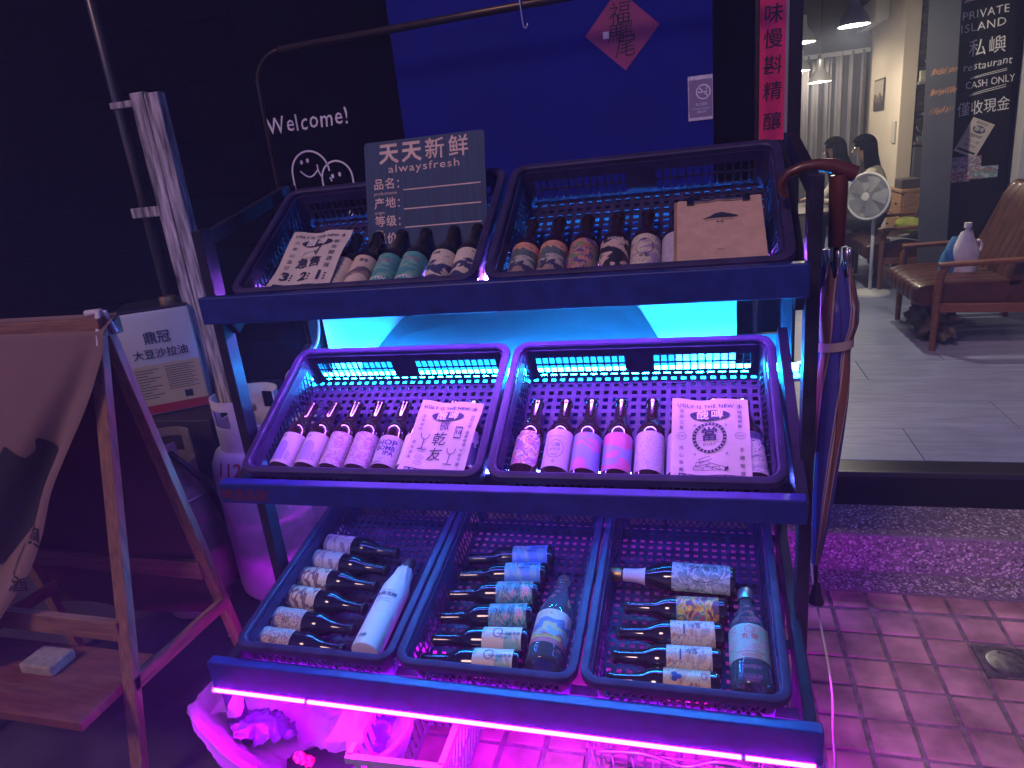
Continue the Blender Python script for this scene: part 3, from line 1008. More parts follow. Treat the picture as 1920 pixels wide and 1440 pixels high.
def woman(label, loc, rz, top_mat, lean, s=.86, long_hair=True, glasses=False):
    t = thing('person', label, 'person', loc, (0, 0, rz), group='women seated in the restaurant')
    # faces local -x; pelvis at seat height
    J = [(0, 0, .50, (.135, .12)), (-.02 - lean * .3, 0, .64, (.12, .10)), (-.04 - lean * .7, 0, .80, (.125, .10)), (-.05 - lean, 0, .92, (.085, .09)),
         (-.065 - lean, 0, 1.00, (.042, .042)), (-.085 - lean * 1.2, 0, 1.07, (.062, .060)), (-.105 - lean * 1.3, 0, 1.14, (.078, .068)), (-.105 - lean * 1.3, 0, 1.21, (.055, .05))]
    E_ = [(0, 1), (1, 2), (2, 3), (3, 4), (4, 5), (5, 6), (6, 7)]
    k = 8
    for sy in (-1, 1):
        J += [(-.045 - lean, sy * .15, .91, .055), (-.07 - lean, sy * .20, .76, .046), (-.20 - lean, sy * .19, .66, .038), (-.33 - lean, sy * .13, .69, .028), (-.37 - lean, sy * .12, .69, .022),
              (-.41 - lean, sy * .105, .685, .010), (-.385 - lean, sy * .085, .695, .009)]
        E_ += [(3, k), (k, k + 1), (k + 1, k + 2), (k + 2, k + 3), (k + 3, k + 4), (k + 4, k + 5), (k + 4, k + 6)]
        k += 7
    for sy in (-1, 1):
        J += [(-.10, sy * .10, .49, .085), (-.42, sy * .10, .50, .065), (-.43, sy * .10, .25, .05), (-.42, sy * .10, .06, .036), (-.50, sy * .10, .03, .03)]
        E_ += [(0, k), (k, k + 1), (k + 1, k + 2), (k + 2, k + 3), (k + 3, k + 4)]
        k += 5
    hx = -.105 - lean * 1.3
    def pick(c):
        if c.z > .985 and abs(c.y) < .12:
            return 0
        if c.x < -.30 - lean and c.z > .60:
            return 0
        return 2 if c.z < .585 else 1
    b = skin_body('body', J, E_, t, [skin, top_mat, trousers], pick)
    # face: nose, brow, lips, ears, eyes
    m = MB()
    m.add([(hx - .078, -.012, 1.105), (hx - .078, .012, 1.105), (hx - .098, 0, 1.108), (hx - .076, 0, 1.15)], [(0, 2, 3), (2, 1, 3), (0, 1, 2)])
    m.build('nose', skin, t)
    for sy in (-1, 1):
        m = MB(); m.lathe([(0, .006), (.007, .004), (.009, 0)], 10, Matrix.Translation((hx - .066, sy * .028, 1.140)) @ Matrix.Rotation(radians(-90), 4, 'Y')); m.build('eye', mat('eye_dark', (.02, .015, .012), .3), t)
        m = MB(); m.lathe([(0, .012), (.014, .008), (.018, 0)], 10, Matrix.Translation((hx + .0, sy * .068, 1.125)) @ Matrix.Rotation(radians(-90 * sy), 4, 'X')); m.build('ear', skin, t, True)
    m = MB(); m.box(hx - .074, hx - .060, -.018, .018, 1.082, 1.090, bev=.003); m.build('lips', mat('lip', (.38, .13, .12), .5), t)
    if glasses:
        m = MB()
        for sy in (-1, 1):
            m.tube([(hx - .084, sy * .03 + .022 * cos(a), 1.138 + .018 * sin(a)) for a in [2 * pi * i / 14 for i in range(14)]], .0022, 5, closed=True)
            m.tube([(hx - .084, sy * .052, 1.140), (hx - .01, sy * .070, 1.142)], .002, 5)
        m.tube([(hx - .084, -.008, 1.14), (hx - .086, .008, 1.14)], .002, 5)
        m.build('glasses', mat('glasses_frame', (.15, .10, .07), .3, .5), t)
    # hair: cap plus long strands over the back and shoulders
    def fh(u, v):
        a = u * 2 * pi
        th = v * pi * .62
        r = .096 + .004 * sin(a * 13)
        x = r * 1.06 * sin(th) * cos(a)
        y = r * .93 * sin(th) * sin(a)
        z = r * 1.02 * cos(th)
        if cos(a) < -.35 and v > .62:
            f_ = min(1, (v - .62) / .12)
            x += .028 * f_
            z += .03 * f_
        return (hx + .008 + x, y, 1.158 + z)
    m = MB(); m.grid(fh, 48, 16, True)
    n_s = 46
    for i in range(n_s):
        a = (-2.05 if glasses else -1.45) + (4.1 if glasses else 2.9) * i / (n_s - 1) + random.uniform(-.05, .05)
        rr = .088
        x0, y0 = hx + .008 + rr * cos(a), rr * .9 * sin(a)
        back = max(0, cos(a)) * (1.0 if glasses else .35)
        Lh = (.40 if glasses else .33) + random.uniform(-.05, .05)
        pts = [(x0, y0, 1.18), (x0 + .012, y0 * 1.12, 1.07), (x0 + .02 + .05 * back, y0 * 1.15, .97), (x0 + .02 + .085 * back + lean * .2, y0 * 1.15 + .01 * sin(i), .85),
               (x0 + .02 + .09 * back + lean * .3, y0 * 1.08 + .014 * sin(i * 1.7), 1.18 - Lh - .08)]
        m.tube(pts, [.017, .020, .019, .014, .004], 6)
    m.build('hair', hair_m, t, True)
    t.scale = (s, s, s)
    return t

woman('woman with long black hair and cream sweater seated with her back half turned', (1.845, 4.78, FZ), radians(-16), knit, .10)
woman('woman with glasses and white top looking down to the left', (1.735, 5.22, FZ), radians(14), white_shirt, .14, long_hair=True, glasses=True)
for k, (x, y, lb) in enumerate(((1.84, 4.76, 'dark stool under the woman with the cream sweater'), (1.76, 5.24, 'dark stool under the woman with glasses'))):
    t = thing('stool', lb, 'stool', (x, y, FZ))
    m = MB(); m.lathe([(0, .345), (.13, .345), (.14, .335), (.14, .32), (0, .318)], 24); m.build('seat', tw, t, True, 40)
    for i in range(4):
        a = pi / 4 + i * pi / 2
        m = MB(); m.bar((.09 * cos(a), .09 * sin(a), .32), (.12 * cos(a), .12 * sin(a), 0), .022, .022); m.build('leg', tw, t)

# ================================================================== ON THE SHOP FRONT
WY = 1.16
red_paper = mat('red_couplet_paper', (.66, .020, .115), .7, var=.15, vs_=90, bump=.15, bs=200)
cp = thing('red_couplet', 'long red paper couplet with black brush characters beside the doorway', 'couplet', (.664, WY - .003, 1.62), (0, radians(0), 0))
m = MB(); m.box(-.040, .038, -.0012, .0, -.42, .36); m.build('paper', red_paper, cp)
brush = mat('brush_ink', (.012, .008, .02), .6)
for ch, z in (('味', 1.752), ('慢', 1.685), ('斟', 1.612), ('精', 1.540), ('釀', 1.453), ('好', 1.375), ('酒', 1.30), ('香', 1.83)):
    ik = Ink()
    ik.text(ch, 0, z - 1.62, .056, bold=.008, shear=.08, rot=.03)
    ik.build('brush_character', brush, cp, flat(.0018))

dia = thing('red_paper_diamond', 'pinkish red paper diamond with black brush writing on the navy panel', 'paper', (.221, WY - .0095, 1.772), (0, radians(43), 0))
m = MB(); m.box(-.083, .083, -.001, 0, -.080, .080); m.build('paper', mat('pink_red_paper', (.26, .035, .13), .7, var=.1, vs_=50), dia)
cc, ss_ = cos(radians(43)), sin(radians(43))
def diasurf(u, v):
    return (u * cc - v * ss_, -.0016, u * ss_ + v * cc)
for ch, u, v, z_, k in (('福', -.004, .044, .070, .15), ('黑', .012, .000, .052, .12), ('馬', -.018, -.010, .058, .1), ('尾', .010, -.050, .068, .15)):
    ik = Ink(); ik.text(ch, u, v, z_, bold=-.004, shear=k, rot=.03)
    ik.build('brush_character', brush, dia, diasurf)
ik = Ink(); ik.rect(-.059, -.041, -.017, .003); ik.build('seal', mat('pale_seal', (.7, .62, .65), .7), dia, lambda u, v: (u * cc - v * ss_, -.0018, u * ss_ + v * cc))

ns = thing('no_smoking_sign', 'small pale no-smoking notice on the navy panel edge', 'sign', (.452, WY - .0095, 1.548))
m = MB(); m.box(-.036, .038, -.002, 0, -.064, .066); m.build('plate', mat('notice_frame', (.55, .53, .6), .6, var=.4, vs_=80), ns)
m = MB(); m.box(-.033, .036, -.0026, -.002, -.055, .054); m.build('panel', mat('notice_violet', (.20, .17, .30), .6), ns)
ik = Ink(); ik.ring(.010, .018, .022, .022, .0035); ik.line([(-.006, .033), (.026, .003)], .0035)
ik.rect(-.006, .022, .0155, .0195); ik.line([(.020, .022), (.018, .028), (.022, .033)], .002)
ik.text('禁止吸菸', .004, -.018, .009); ik.text('Smoking Prohibited', .002, -.030, .0065); ik.text('違者必究', .004, -.040, .007)
ik.build('symbol', mat('notice_white', (.75, .72, .8), .6), ns, flat(.0032))

wl = thing('welcome_doodle', 'white hand-drawn Welcome and two smiling blobs on the black wall', 'wall drawing', (-.915, WY - .0005, 1.56))
ik = Ink()
ik.text('Welcome!', -.012, .075, .082, sx=.88, jitter=.025, rot=.012, space=1.12, bold=.004)
def arch(u, w, h, z0, n=18):
    return [(u - w / 2, z0)] + [(u + w / 2 * -cos(pi * i / n), z0 + h - w * .5 + w * .5 * sin(pi * i / n)) for i in range(n + 1)] + [(u + w / 2, z0)]
ik.line(arch(-.035, .155, .175, -.20)[:20], .0065)
ik.line(arch(.070, .125, .130, -.20), .0065)
ik.line([(-.078 + .075 * i / 10, -.092 - .024 * sin(pi * i / 10)) for i in range(11)], .005)
ik.line([(-.004, -.075), (-.002, -.10), (.008, -.122)], .005)
for u, v in ((-.066, -.062), (-.040, -.058), (.052, -.122), (.082, -.118)):
    ik.ellipse(u, v, .006, .008, 12)
ik.line([(.040, -.125), (.046, -.14)], .005)
for k in range(3):
    ik.line([(.07 + .012 * k, -.30 + .01 * k), (.10 + .012 * k, -.25 - .01 * k)], .004)
ik.build('chalk_marks', mat('chalk_white', (.70, .68, .72), .9), wl, flat(.001))

gr = thing('garment_rail', 'dark tubular garment rail with rounded corner in front of the wall', 'garment rail', (0, 1.05, 0))
bronze = mat('bronze_tube', (.060, .040, .028), .35, .6, var=.3, vs_=20)
pts = [(-1.03, 0, .145), (-1.028, 0, 1.70)] + [(-.918 - .11 * cos(a), 0, 1.755 + .105 * sin(a)) for a in [i * pi / 16 for i in range(1, 9)]]
m = MB(); m.tube(pts, .007, 8); m.build('upright', bronze, gr, True)
m = MB(); m.tube([(-.918, 0, 1.860), (-.08, 0, 1.868), (1.2 - .55, 0, 1.876)], .0125, 10); m.build('top_tube', bronze, gr, True)
m = MB(); m.tube([(.55, 0, 1.876), (.60, 0, 1.85), (.612, 0, 1.8), (.612, 0, .145)], .007, 8); m.build('upright', bronze, gr, True)
hk = MB(); hk.tube([(-.074, 1.05, 1.885), (-.071, 1.038, 1.895), (-.068, 1.032, 1.880), (-.066, 1.034, 1.84), (-.064, 1.032, 1.818), (-.062, 1.030, 1.806), (-.056, 1.030, 1.801), (-.050, 1.030, 1.808), (-.050, 1.030, 1.815)], .0024, 6)
tag(hk.build('s_hook', cap_silver, None, True), 'bent metal hook hanging from the garment rail', 'hook')

# weathered post, pole and cleats at the left
pst = thing('wooden_post', 'weathered white-painted timber post left of the rack', 'post', (-1.318, .85, 0))
oldw = mat('old_white_paint', (.40, .35, .38), .85, var=.9, vs_=9, stretch=(7, 7, .8), detail=8, bump=.9, bs=60, spec=.1)
m = MB()
m.box(-.060, -.004, -.02, .018, 0, 1.765, bev=.004)
m.build('plank', oldw, pst)
m = MB(); m.box(.003, .058, -.026, .012, 0, 1.757, bev=.004); m.build('plank', oldw, pst)
m = MB(); m.box(-.165, -.061, .0, .03, 1.728, 1.748); m.build('cleat', oldw, pst)
m = MB(); m.box(-.195, -.061, .0, .03, 1.365, 1.400, bev=.003); m.build('cleat', oldw, pst)
pol = MB(); pol.tube([(-1.54, .95, 0), (-1.54, .95, 3.1)], .017, 12)
tag(pol.build('metal_pole', mat('dull_pole', (.10, .09, .075), .35, .7, var=.3), None, True), 'dark metal pole behind the weathered post', 'pole')

# ================================================================== DISPLAY RACK
TI = {'mid': (0.0, .8, .5188), 'bot': (-.1511, .4312, .1959), 'top': (.0924, 1.2022, .5517)}
TM = {k: Matrix.Translation((0, y, z)) @ Matrix.Rotation(a, 4, 'X') for k, (y, z, a) in TI.items()}

rack = thing('display_rack', 'black steel three-tier sloping display rack with LED lit shelves', 'display rack', (0, 0, 0))
for x in (-.647, .647):
    m = MB(); m.box(x - .0125, x + .0125, .105, .145, 0, 1.345, bev=.002); m.build('post', black_steel, rack)
    m = MB(); m.box(x - .0125, x + .0125, .495, .530, 0, 1.42, bev=.002); m.build('rear_post', black_steel, rack)
    m = MB(); m.bar((x, .146, 1.325), (x, .494, 1.405), .022, .03); m.build('top_brace', black_steel, rack)
    m = MB(); m.bar((x, .146, .09), (x, .494, .09), .022, .03); m.build('foot_brace', black_steel, rack)
    m = MB(); m.box(x - .0125, x + .0125, -.165, -.125, 0, .30, bev=.002); m.build('front_leg', black_steel, rack)
# side rails of each tray follow its slope
for key, x_, D_, h0 in (('mid', .630, .47, -.10), ('top', .630, .47, -.10), ('bot', .634, .70, -.105)):
    M = TM[key]
    for sx_ in (-1, 1):
        m = MB(); m.box(sx_ * x_ - .011, sx_ * x_ + .011, -.015, D_, h0 - .015, h0 + .05, M, bev=.002); m.build('side_rail', black_steel, rack)
    n_ = 3 if key != 'bot' else 4
    for q in range(n_):
        d = .06 + (D_ - .20) * q / (n_ - 1)
        m = MB(); m.box(-x_ + .012, x_ - .012, d - .012, d + .012, h0 - .022, h0 - .004, M); m.build('cross_bar', black_steel, rack)
m = MB(); m.box(-.622, .628, -.048, -.018, .742, .792, bev=.003); mr = m.build('front_rail', rail_glare_blue, rack)
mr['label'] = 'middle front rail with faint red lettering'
m = MB(); m.box(-.630, .632, .040, .068, 1.142, 1.203, bev=.003); m.build('front_rail', rail_glare_blue, rack)
m = MB(); m.box(-.648, .648, -.192, -.166, .338, .412, bev=.003); m.build('front_rail', rail_glare_blue, rack)
m = MB(); m.bar((-.634, .513, .94), (.634, .513, .94), .02, .03); m.build('back_bar', black_steel, rack)
m = MB(); m.bar((-.634, .513, 1.30), (.634, .513, 1.30), .02, .03); m.build('back_bar', black_steel, rack)
ik = Ink(); ik.text('啤酒品飲', -.555, .762, .032, bold=.01)
ik.build('rail_lettering', mat('faded_red', (.12, .018, .022), .7), rack, lambda u, v: (u, -.0490, v))

# mountain poster tied behind the middle tier
pos = thing('banner', 'white cloth banner with a black mountain shape behind the middle tier', 'banner', (-.035, .478, .70))
banner_w = mat('banner_cloth', (.62, .60, .62), .75, var=.06, vs_=8, bump=.25, bs=12)
BAN0 = .135
def ban(u, v, lift=0.0):
    return (u, .006 * sin(u * 9) + .004 * sin(v * 21 + u * 5) - lift, v)
m = MB(); m.grid(lambda a, b: ban(-.565 + 1.13 * a, BAN0 + (.50 - BAN0) * b), 60, 24)
m.build('cloth', banner_w, pos, True)
ik = Ink()
prof = [(-.42, .245), (-.36, .30), (-.30, .352), (-.22, .372), (-.15, .388), (-.06, .40), (.0, .42), (.08, .45), (.16, .46), (.23, .43), (.285, .392), (.33, .345), (.355, .30), (.375, .262), (.42, .225)]
N = 40
V = []; F = []
for i in range(N + 1):
    u = -.42 + .84 * i / N
    top = .20
    for (a, b), (c_, d_) in zip(prof, prof[1:]):
        if a <= u <= c_:
            top = b + (d_ - b) * (u - a) / (c_ - a)
    top = max(top, .22)
    for k in range(5):
        V.append((u, BAN0 + (top - BAN0) * k / 4))
for i in range(N):
    for k in range(4):
        a = i * 5 + k
        F.append((a, a + 5, a + 6, a + 1))
ik.add(V, F)
ik.poly([(-.478, .15), (-.462, .232), (-.448, .248), (-.434, .232), (-.422, .225), (-.422, .15)])
ik.build('mountain_print', mat('banner_black', (.024, .026, .034), .8, var=.2, vs_=20), pos, lambda u, v: ban(u, v, .0015))

# LED strips
alu = mat('led_profile', (.5, .5, .52), .4, .8)
def led(label, a, b, r, col, strength, nm, clips):
    """a slim tube of silicone-covered LEDs held by metal clips; it glows all round"""
    t = thing('led_strip', label, 'LED strip', ((a[0] + b[0]) / 2, a[1], a[2]), group='LED strips on the rack')
    hl = (b[0] - a[0]) / 2
    m = MB(); m.tube([(-hl, 0, 0), (hl, 0, 0)], r, 10); m.build('diffuser', emis(nm, col, strength), t, True, 60)
    for sx_ in (-1, 1):
        m = MB(); m.box(sx_ * hl - .004, sx_ * hl + .004, -r * 1.15, r * 1.15, -r * 1.15, r * 1.15); m.build('end_cap', alu, t)
    for q in clips:
        m = MB(); m.tube([(q - .004, 0, 0), (q + .004, 0, 0)], r * 1.25, 10); m.build('clip', alu, t, True, 60)
    return t

led('glowing cyan LED strip along the back of the middle tier', (-.655, .445, .887), (.672, .445, .887), .0100, (.004, .30, 1.0), 420, 'led_cyan', (.628,))
m = MB(); m.box(-.662, .678, .424, .470, .858, .866); m.build('lamp_ledge', mat('ledge_metal', (.20, .20, .22), .45, .7), rack)
led('glowing magenta LED strip under the bottom front rail', (-.655, -.1895, .3315), (.640, -.1895, .3315), .0040, (.58, .0010, 1.0), 860, 'led_magenta', (-.40, .52))
led('violet LED strip under the top shelf, seen through the crates', (-.60, .300, 1.168), (.60, .300, 1.168), .0055, (.36, .09, 1.0), 430, 'led_violet', ())
m = MB(); m.box(-.605, .605, .3085, .3115, 1.152, 1.182); m.box(-.605, .605, .287, .3085, 1.1785, 1.182); m.build('strip_baffle', black_steel, rack)  # added unseen plate, keeps the violet strip's light off the banner
led('blue LED strip under the middle shelf above the bottom crates', (-.60, .16, .734), (.60, .16, .734), .005, (.10, .14, 1.0), 85, 'led_blue', ())

# ================================================================== CRATES
CW, CD, CH = .6, .4, .100
def crate_meshes():
    R = {}
    # rim: rounded flange with a down-turned lip
    m = MB()
    loops = []
    for w, d, r, z in ((CW - .002, CD - .002, .036, -.020), (CW, CD, .037, -.006), (CW - .003, CD - .003, .036, -.001), (CW - .008, CD - .008, .034, 0),
                       (CW - .030, CD - .030, .026, 0), (CW - .036, CD - .036, .024, -.003), (CW - .038, CD - .038, .023, -.014), (CW - .005, CD - .005, .035, -.0145), (CW - .005, CD - .005, .035, -.020)):
        loops.append([(x, y, z) for x, y in round_rect(w, d, r, 6)])
    n = len(loops[0])
    V = [p for l in loops for p in l]
    F = []
    for k in range(len(loops)):
        a, b = k * n, ((k + 1) % len(loops)) * n
        for j in range(n):
            F.append((a + j, a + (j + 1) % n, b + (j + 1) % n, b + j))
    m.add(V, F)
    R['rim'] = m.mesh('rim', plastic_black, True, 35)
    # long perforated walls
    def cells(total, groups, hole, gap):
        us = [-total / 2]
        hol = []
        for c_, k in groups:
            w = k * hole + (k - 1) * gap
            x = c_ - w / 2
            for i in range(k):
                us.append(x); hol.append(len(us) - 1)
                us.append(x + hole)
                x += hole + gap
        us.append(total / 2)
        return us, set(hol)
    L = CW - .075
    us, hol = cells(L, [(-.143, 13), (.143, 13)], .0128, .0042)
    us2, hol2 = cells(L, [(0, 20)], .016, .0092)
    zs = [-CH, -.0955, -.0895, -.0825, -.0600, -.0560, -.0350, -.012]
    m = MB()
    m.panel(us, zs[3:], lambda i, j: not (i in hol and j in (0, 2)), .003)
    m.panel(us2, zs[:4], lambda i, j: not (i in hol2 and j == 1), .003)
    R['side'] = m.mesh('side_wall', plastic_black)
    # short walls: diamond lattice between a top band and a foot band
    m = MB()
    Ls = CD - .075
    m.box(-Ls / 2, Ls / 2, -.038, -.012, -.0016, .0016)
    m.box(-Ls / 2, Ls / 2, -CH, -.092, -.0016, .0016)
    for xx in (-.055, .055):
        m.box(xx - .004, xx + .004, -.092, -.038, -.0016, .0016)
    step_ = .0175
    k0 = int(Ls / step_) + 6
    for sgn in (-1, 1):
        for i in range(-k0, k0):
            x0 = i * step_
            a = Vector((x0, -.092, sgn * .0008)); b = Vector((x0 + sgn * .034, -.038, sgn * .0008))
            if max(abs(a.x), abs(b.x)) > Ls / 2:
                continue
            m.bar(a, b, .0034, .0028, up=(0, 0, 1))
    R['end'] = m.mesh('end_wall', plastic_black)
    # rounded corners
    m = MB()
    prof = [(.0215, -.012), (.0185, -CH)]
    for r_in, r_out in ((.0195, .0225),):
        V = []
        for zz, s in ((-.012, 0), (-CH, .010)):
            for rr in (r_out, r_in):
                for i in range(7):
                    t = pi / 2 * i / 6
                    V.append((rr * cos(t) - s, rr * sin(t) - s, zz))
        F = []
        for i in range(6):
            F += [(i, i + 1, 15 + i, 14 + i), (7 + i, 21 + i, 22 + i, 8 + i), (i, 7 + i, 8 + i, i + 1), (14 + i, 15 + i, 22 + i, 21 + i)]
        m.add(V, F)
    R['corner'] = m.mesh('corner', plastic_black, True, 40)
    # perforated floor
    fw_, fd_ = CW - .060, CD - .060
    def fl(total, n, hole):
        pitch = total / n
        us = [-total / 2]
        for i in range(n):
            c_ = -total / 2 + pitch * (i + .5)
            us += [c_ - hole / 2, c_ + hole / 2]
        us.append(total / 2)
        return us
    u_, v_ = fl(fw_, 24, .0118), fl(fd_, 15, .0112)
    m = MB()
    m.panel(u_, v_, lambda i, j: not (i % 2 == 1 and j % 2 == 1), .003)
    R['floor'] = m.mesh('base_grid', plastic_black)
    return R
CR = crate_meshes()

def crate(label, M, group):
    t = thing('crate', label, 'crate', M=M, group=group)
    place('rim', CR['rim'], t)
    for s in (-1, 1):
        Mw = Matrix.Translation((0, s * (CD / 2 - .0205), 0)) @ Matrix.Rotation(radians(90 - s * 5.5), 4, 'X') @ Matrix.Translation((0, 0, 0))
        place('side_wall', CR['side'], t, Mw)
        Mw = Matrix.Translation((s * (CW / 2 - .0205), 0, 0)) @ Matrix.Rotation(radians(90), 4, 'Z') @ Matrix.Rotation(radians(90 + s * 5.5), 4, 'X')
        place('end_wall', CR['end'], t, Mw)
        for q in (-1, 1):
            ang = {(1, 1): 0, (-1, 1): 90, (-1, -1): 180, (1, -1): 270}[(s, q)]
            place('corner', CR['corner'], t, Matrix.Translation((s * (CW / 2 - .0405), q * (CD / 2 - .0405), 0)) @ Matrix.Rotation(radians(ang), 4, 'Z'))
    place('base_grid', CR['floor'], t, Matrix.Translation((0, 0, -CH + .002)))
    return t

def TL(key, x, y, h=0.0, rz=0.0):
    return TM[key] @ Matrix.Translation((x, y, h)) @ Matrix.Rotation(rz, 4, 'Z')

gx = 'black plastic crates on the rack'
crate('black perforated crate on the left of the middle tier', TL('mid', -.304, .2), gx)
crate('black perforated crate on the right of the middle tier', TL('mid', .304, .2), gx)
crate('black crate with price sign, left on the top tier', TL('top', -.293, .2), gx)
crate('black crate with clipboard, right on the top tier', TL('top', .319, .2), gx)
crate('black crate at the left of the bottom tier, with a white-wrapped bottle', TL('bot', -.4073, .3, 0, pi / 2), gx)
crate('black crate in the middle of the bottom tier', TL('bot', -.0023, .3, 0, pi / 2), gx)
crate('black crate at the right of the bottom tier, with a sake bottle', TL('bot', .4027, .3, 0, pi / 2), gx)

# ================================================================== BOTTLES
BEER = [(0, .003), (.020, .001), (.0275, 0), (.0300, .003), (.0308, .008), (.0308, .122), (.0300, .132), (.0270, .143), (.0215, .153), (.0170, .163), (.0150, .175), (.0138, .200), (.0135, .210),
        (.0135, .2125), (.0152, .2135), (.0152, .2195), (.0136, .2205), (.0136, .226), (0, .226)]
SAKE = [(0, .003), (.026, .001), (.0355, 0), (.0385, .004), (.039, .010), (.039, .150), (.0375, .163), (.033, .178), (.025, .196), (.0185, .212), (.0155, .230), (.0148, .262), (.0165, .264), (.0165, .272), (.0145, .274), (.0145, .285), (0, .285)]
CLEAR = [(0, .004), (.028, .001), (.037, 0), (.0405, .004), (.041, .012), (.041, .135), (.0400, .148), (.034, .170), (.0255, .192), (.0185, .212), (.0150, .232), (.0145, .240), (.0165, .242), (.0165, .250), (.0145, .252), (.0145, .260), (0, .260)]
WRAP = [(0, .002), (.030, .001), (.0345, .003), (.0355, .010), (.0355, .170), (.0350, .185), (.0325, .20), (.0275, .215), (.0225, .235), (.0200, .258), (.0175, .262), (.0150, .264), (.0150, .292), (0, .292)]
BM = {}
def prof_r(prof, z):
    for (r0, z0), (r1, z1) in zip(prof[3:], prof[4:]):
        if z0 <= z <= z1 and z1 > z0:
            return r0 + (r1 - r0) * (z - z0) / (z1 - z0)
    return prof[-2][0]

def body_mesh(key, prof, m_):
    if (key, m_.name) not in BM:
        b = MB(); b.lathe(prof, 28)
        BM[(key, m_.name)] = b.mesh('glass', m_, True, 50)
    return BM[(key, m_.name)]

def cap_mesh(key, z, r, m_):
    k = ('cap', key, m_.name)
    if k not in BM:
        b = MB()
        n = 42
        V = []
        for i in range(n):
            a = 2 * pi * i / n
            w = r * (1.0 + (.055 if i % 2 else 0))
            V.append((w * cos(a), w * sin(a), z))
        for i in range(n):
            a = 2 * pi * i / n
            V.append((r * .95 * cos(a), r * .95 * sin(a), z + .005))
        for i in range(n):
            a = 2 * pi * i / n
            V.append((r * .80 * cos(a), r * .80 * sin(a), z + .0065))
        F = [(i, (i + 1) % n, n + (i + 1) % n, n + i) for i in range(n)] + [(n + i, n + (i + 1) % n, 2 * n + (i + 1) % n, 2 * n + i) for i in range(n)] + [tuple(2 * n + i for i in range(n))]
        b.add(V, F)
        BM[k] = b.mesh('cap', m_)
    return BM[k]

def label_mesh(key, prof, z0, z1, half, m_, nm='paper_label', lift=.0005, round_=0.0):
    k = (key, z0, z1, half, m_.name, nm, round_)
    if k in BM:
        return BM[k]
    nu, nv = 30, 8
    V, F, UV = [], [], []
    for j in range(nv + 1):
        v = j / nv
        sh = 1.0
        if round_:
            q = abs(v - .5) * 2
            sh = (1 - round_ * q ** 4) if v > .5 else (1 - round_ * .35 * q ** 6)
        for i in range(nu + 1):
            u = i / nu
            z = z0 + (z1 - z0) * v
            a = -pi / 2 + (u - .5) * 2 * half * sh
            r = prof_r(prof, z) + lift
            V.append((r * cos(a), r * sin(a), z))
            UV.append(((u - .5) * sh + .5, v))
    for j in range(nv):
        for i in range(nu):
            a = j * (nu + 1) + i
            F.append((a, a + 1, a + nu + 2, a + nu + 1))
    me = bpy.data.meshes.new(nm)
    me.from_pydata(V, [], F)
    me.materials.append(m_)
    ul = me.uv_layers.new(name='UVMap')
    for lo in me.loops:
        ul.data[lo.index].uv = UV[lo.vertex_index]
    me.polygons.foreach_set('use_smooth', [True] * len(me.polygons))
    me.update()
    BM[k] = me
    return me

def wrap_surf(prof, lift=.0011):
    # u metres round the bottle from the label centre, v height
    def f(u, v):
        r = prof_r(prof, v) + lift
        a = -pi / 2 + u / r
        return (r * cos(a), r * sin(a), v)
    return f

INKM = {}
def ink_mesh(key, marks, prof, m_, lift):
    k = (key, m_.name, lift)
    if k not in INKM:
        i = Ink(); marks(i)
        me = bpy.data.meshes.new('print')
        f = wrap_surf(prof, lift)
        me.from_pydata([f(u, v) for u, v in i.v], [], i.f)
        me.materials.append(m_)
        me.update()
        INKM[k] = me
    return INKM[k]

PROF = {'beer': BEER, 'sake': SAKE, 'clear': CLEAR, 'wrap': WRAP}
def bottle(label, M, kind, glass, cap, lab, group, prints=(), z0=.022, z1=.108, half=2.5, neck=None, round_=0.0, roll=0.0):
    prof = PROF[kind]
    t = thing('bottle', label, 'bottle', M=M @ Matrix.Rotation(roll, 4, 'Z'), group=group)
    place('glass', body_mesh(kind, prof, glass), t)
    if cap:
        place('cap', cap_mesh(kind, prof[-1][1] - .0055, prof[-2][0] + .0016, cap), t)
    if lab:
        lo = place('paper_label', label_mesh(kind, prof, z0, z1, half, lab, round_=round_), t)
        for key, marks, im, lift in prints:
            place('print', ink_mesh((kind, key), marks, prof, im, lift), lo)
    if neck:
        place('neck_label', label_mesh(kind, prof, neck[0], neck[1], 3.12, neck[2], 'neck_label'), t)
    return t

# label designs
P_pink = mat('label_pink_white', (.52, .44, .48), .5)
P_white = mat('label_white', (.66, .63, .60), .5)
P_cream = mat('label_cream', (.62, .52, .40), .55)
P_teal = mat('label_teal', (.08, .33, .30), .5)
ink_pink = mat('ink_pink', (.62, .10, .28), .6)
ink_violet = mat('ink_violet', (.30, .22, .55), .6)
ink_blue = mat('ink_navy', (.03, .04, .14), .6)
ink_gold = mat('ink_gold', (.5, .33, .10), .5)
ink_green = mat('ink_green', (.10, .25, .12), .6)
ink_red = mat('ink_red', (.55, .06, .06), .6)
A_line = art('art_lineart', [(.50, .45, .48), (.46, .22, .30), (.52, .46, .48), (.42, .36, .46)], 4.5, 2, stops=[0, .40, .50, .66], distort=2.2, lines=.22, line_col=(.16, .08, .22))
A_hop = art('art_hop', [(.48, .43, .45), (.42, .38, .44)], 5, 6, stops=[0, .60], distort=2, lines=.06, line_col=(.10, .08, .2))
A_toon1 = art('art_blossom', [(.66, .20, .34), (.30, .20, .55), (.70, .60, .62), (.55, .28, .12), (.25, .25, .6)], 4.2, 11, stops=[0, .40, .49, .56, .63], lines=.10)
A_sketch = art('art_sketch', [(.50, .45, .47), (.50, .45, .47), (.40, .38, .52), (.55, .44, .50)], 7, 14, stops=[0, .3, .56, .62], distort=1.6, lines=.16, line_col=(.10, .09, .22))
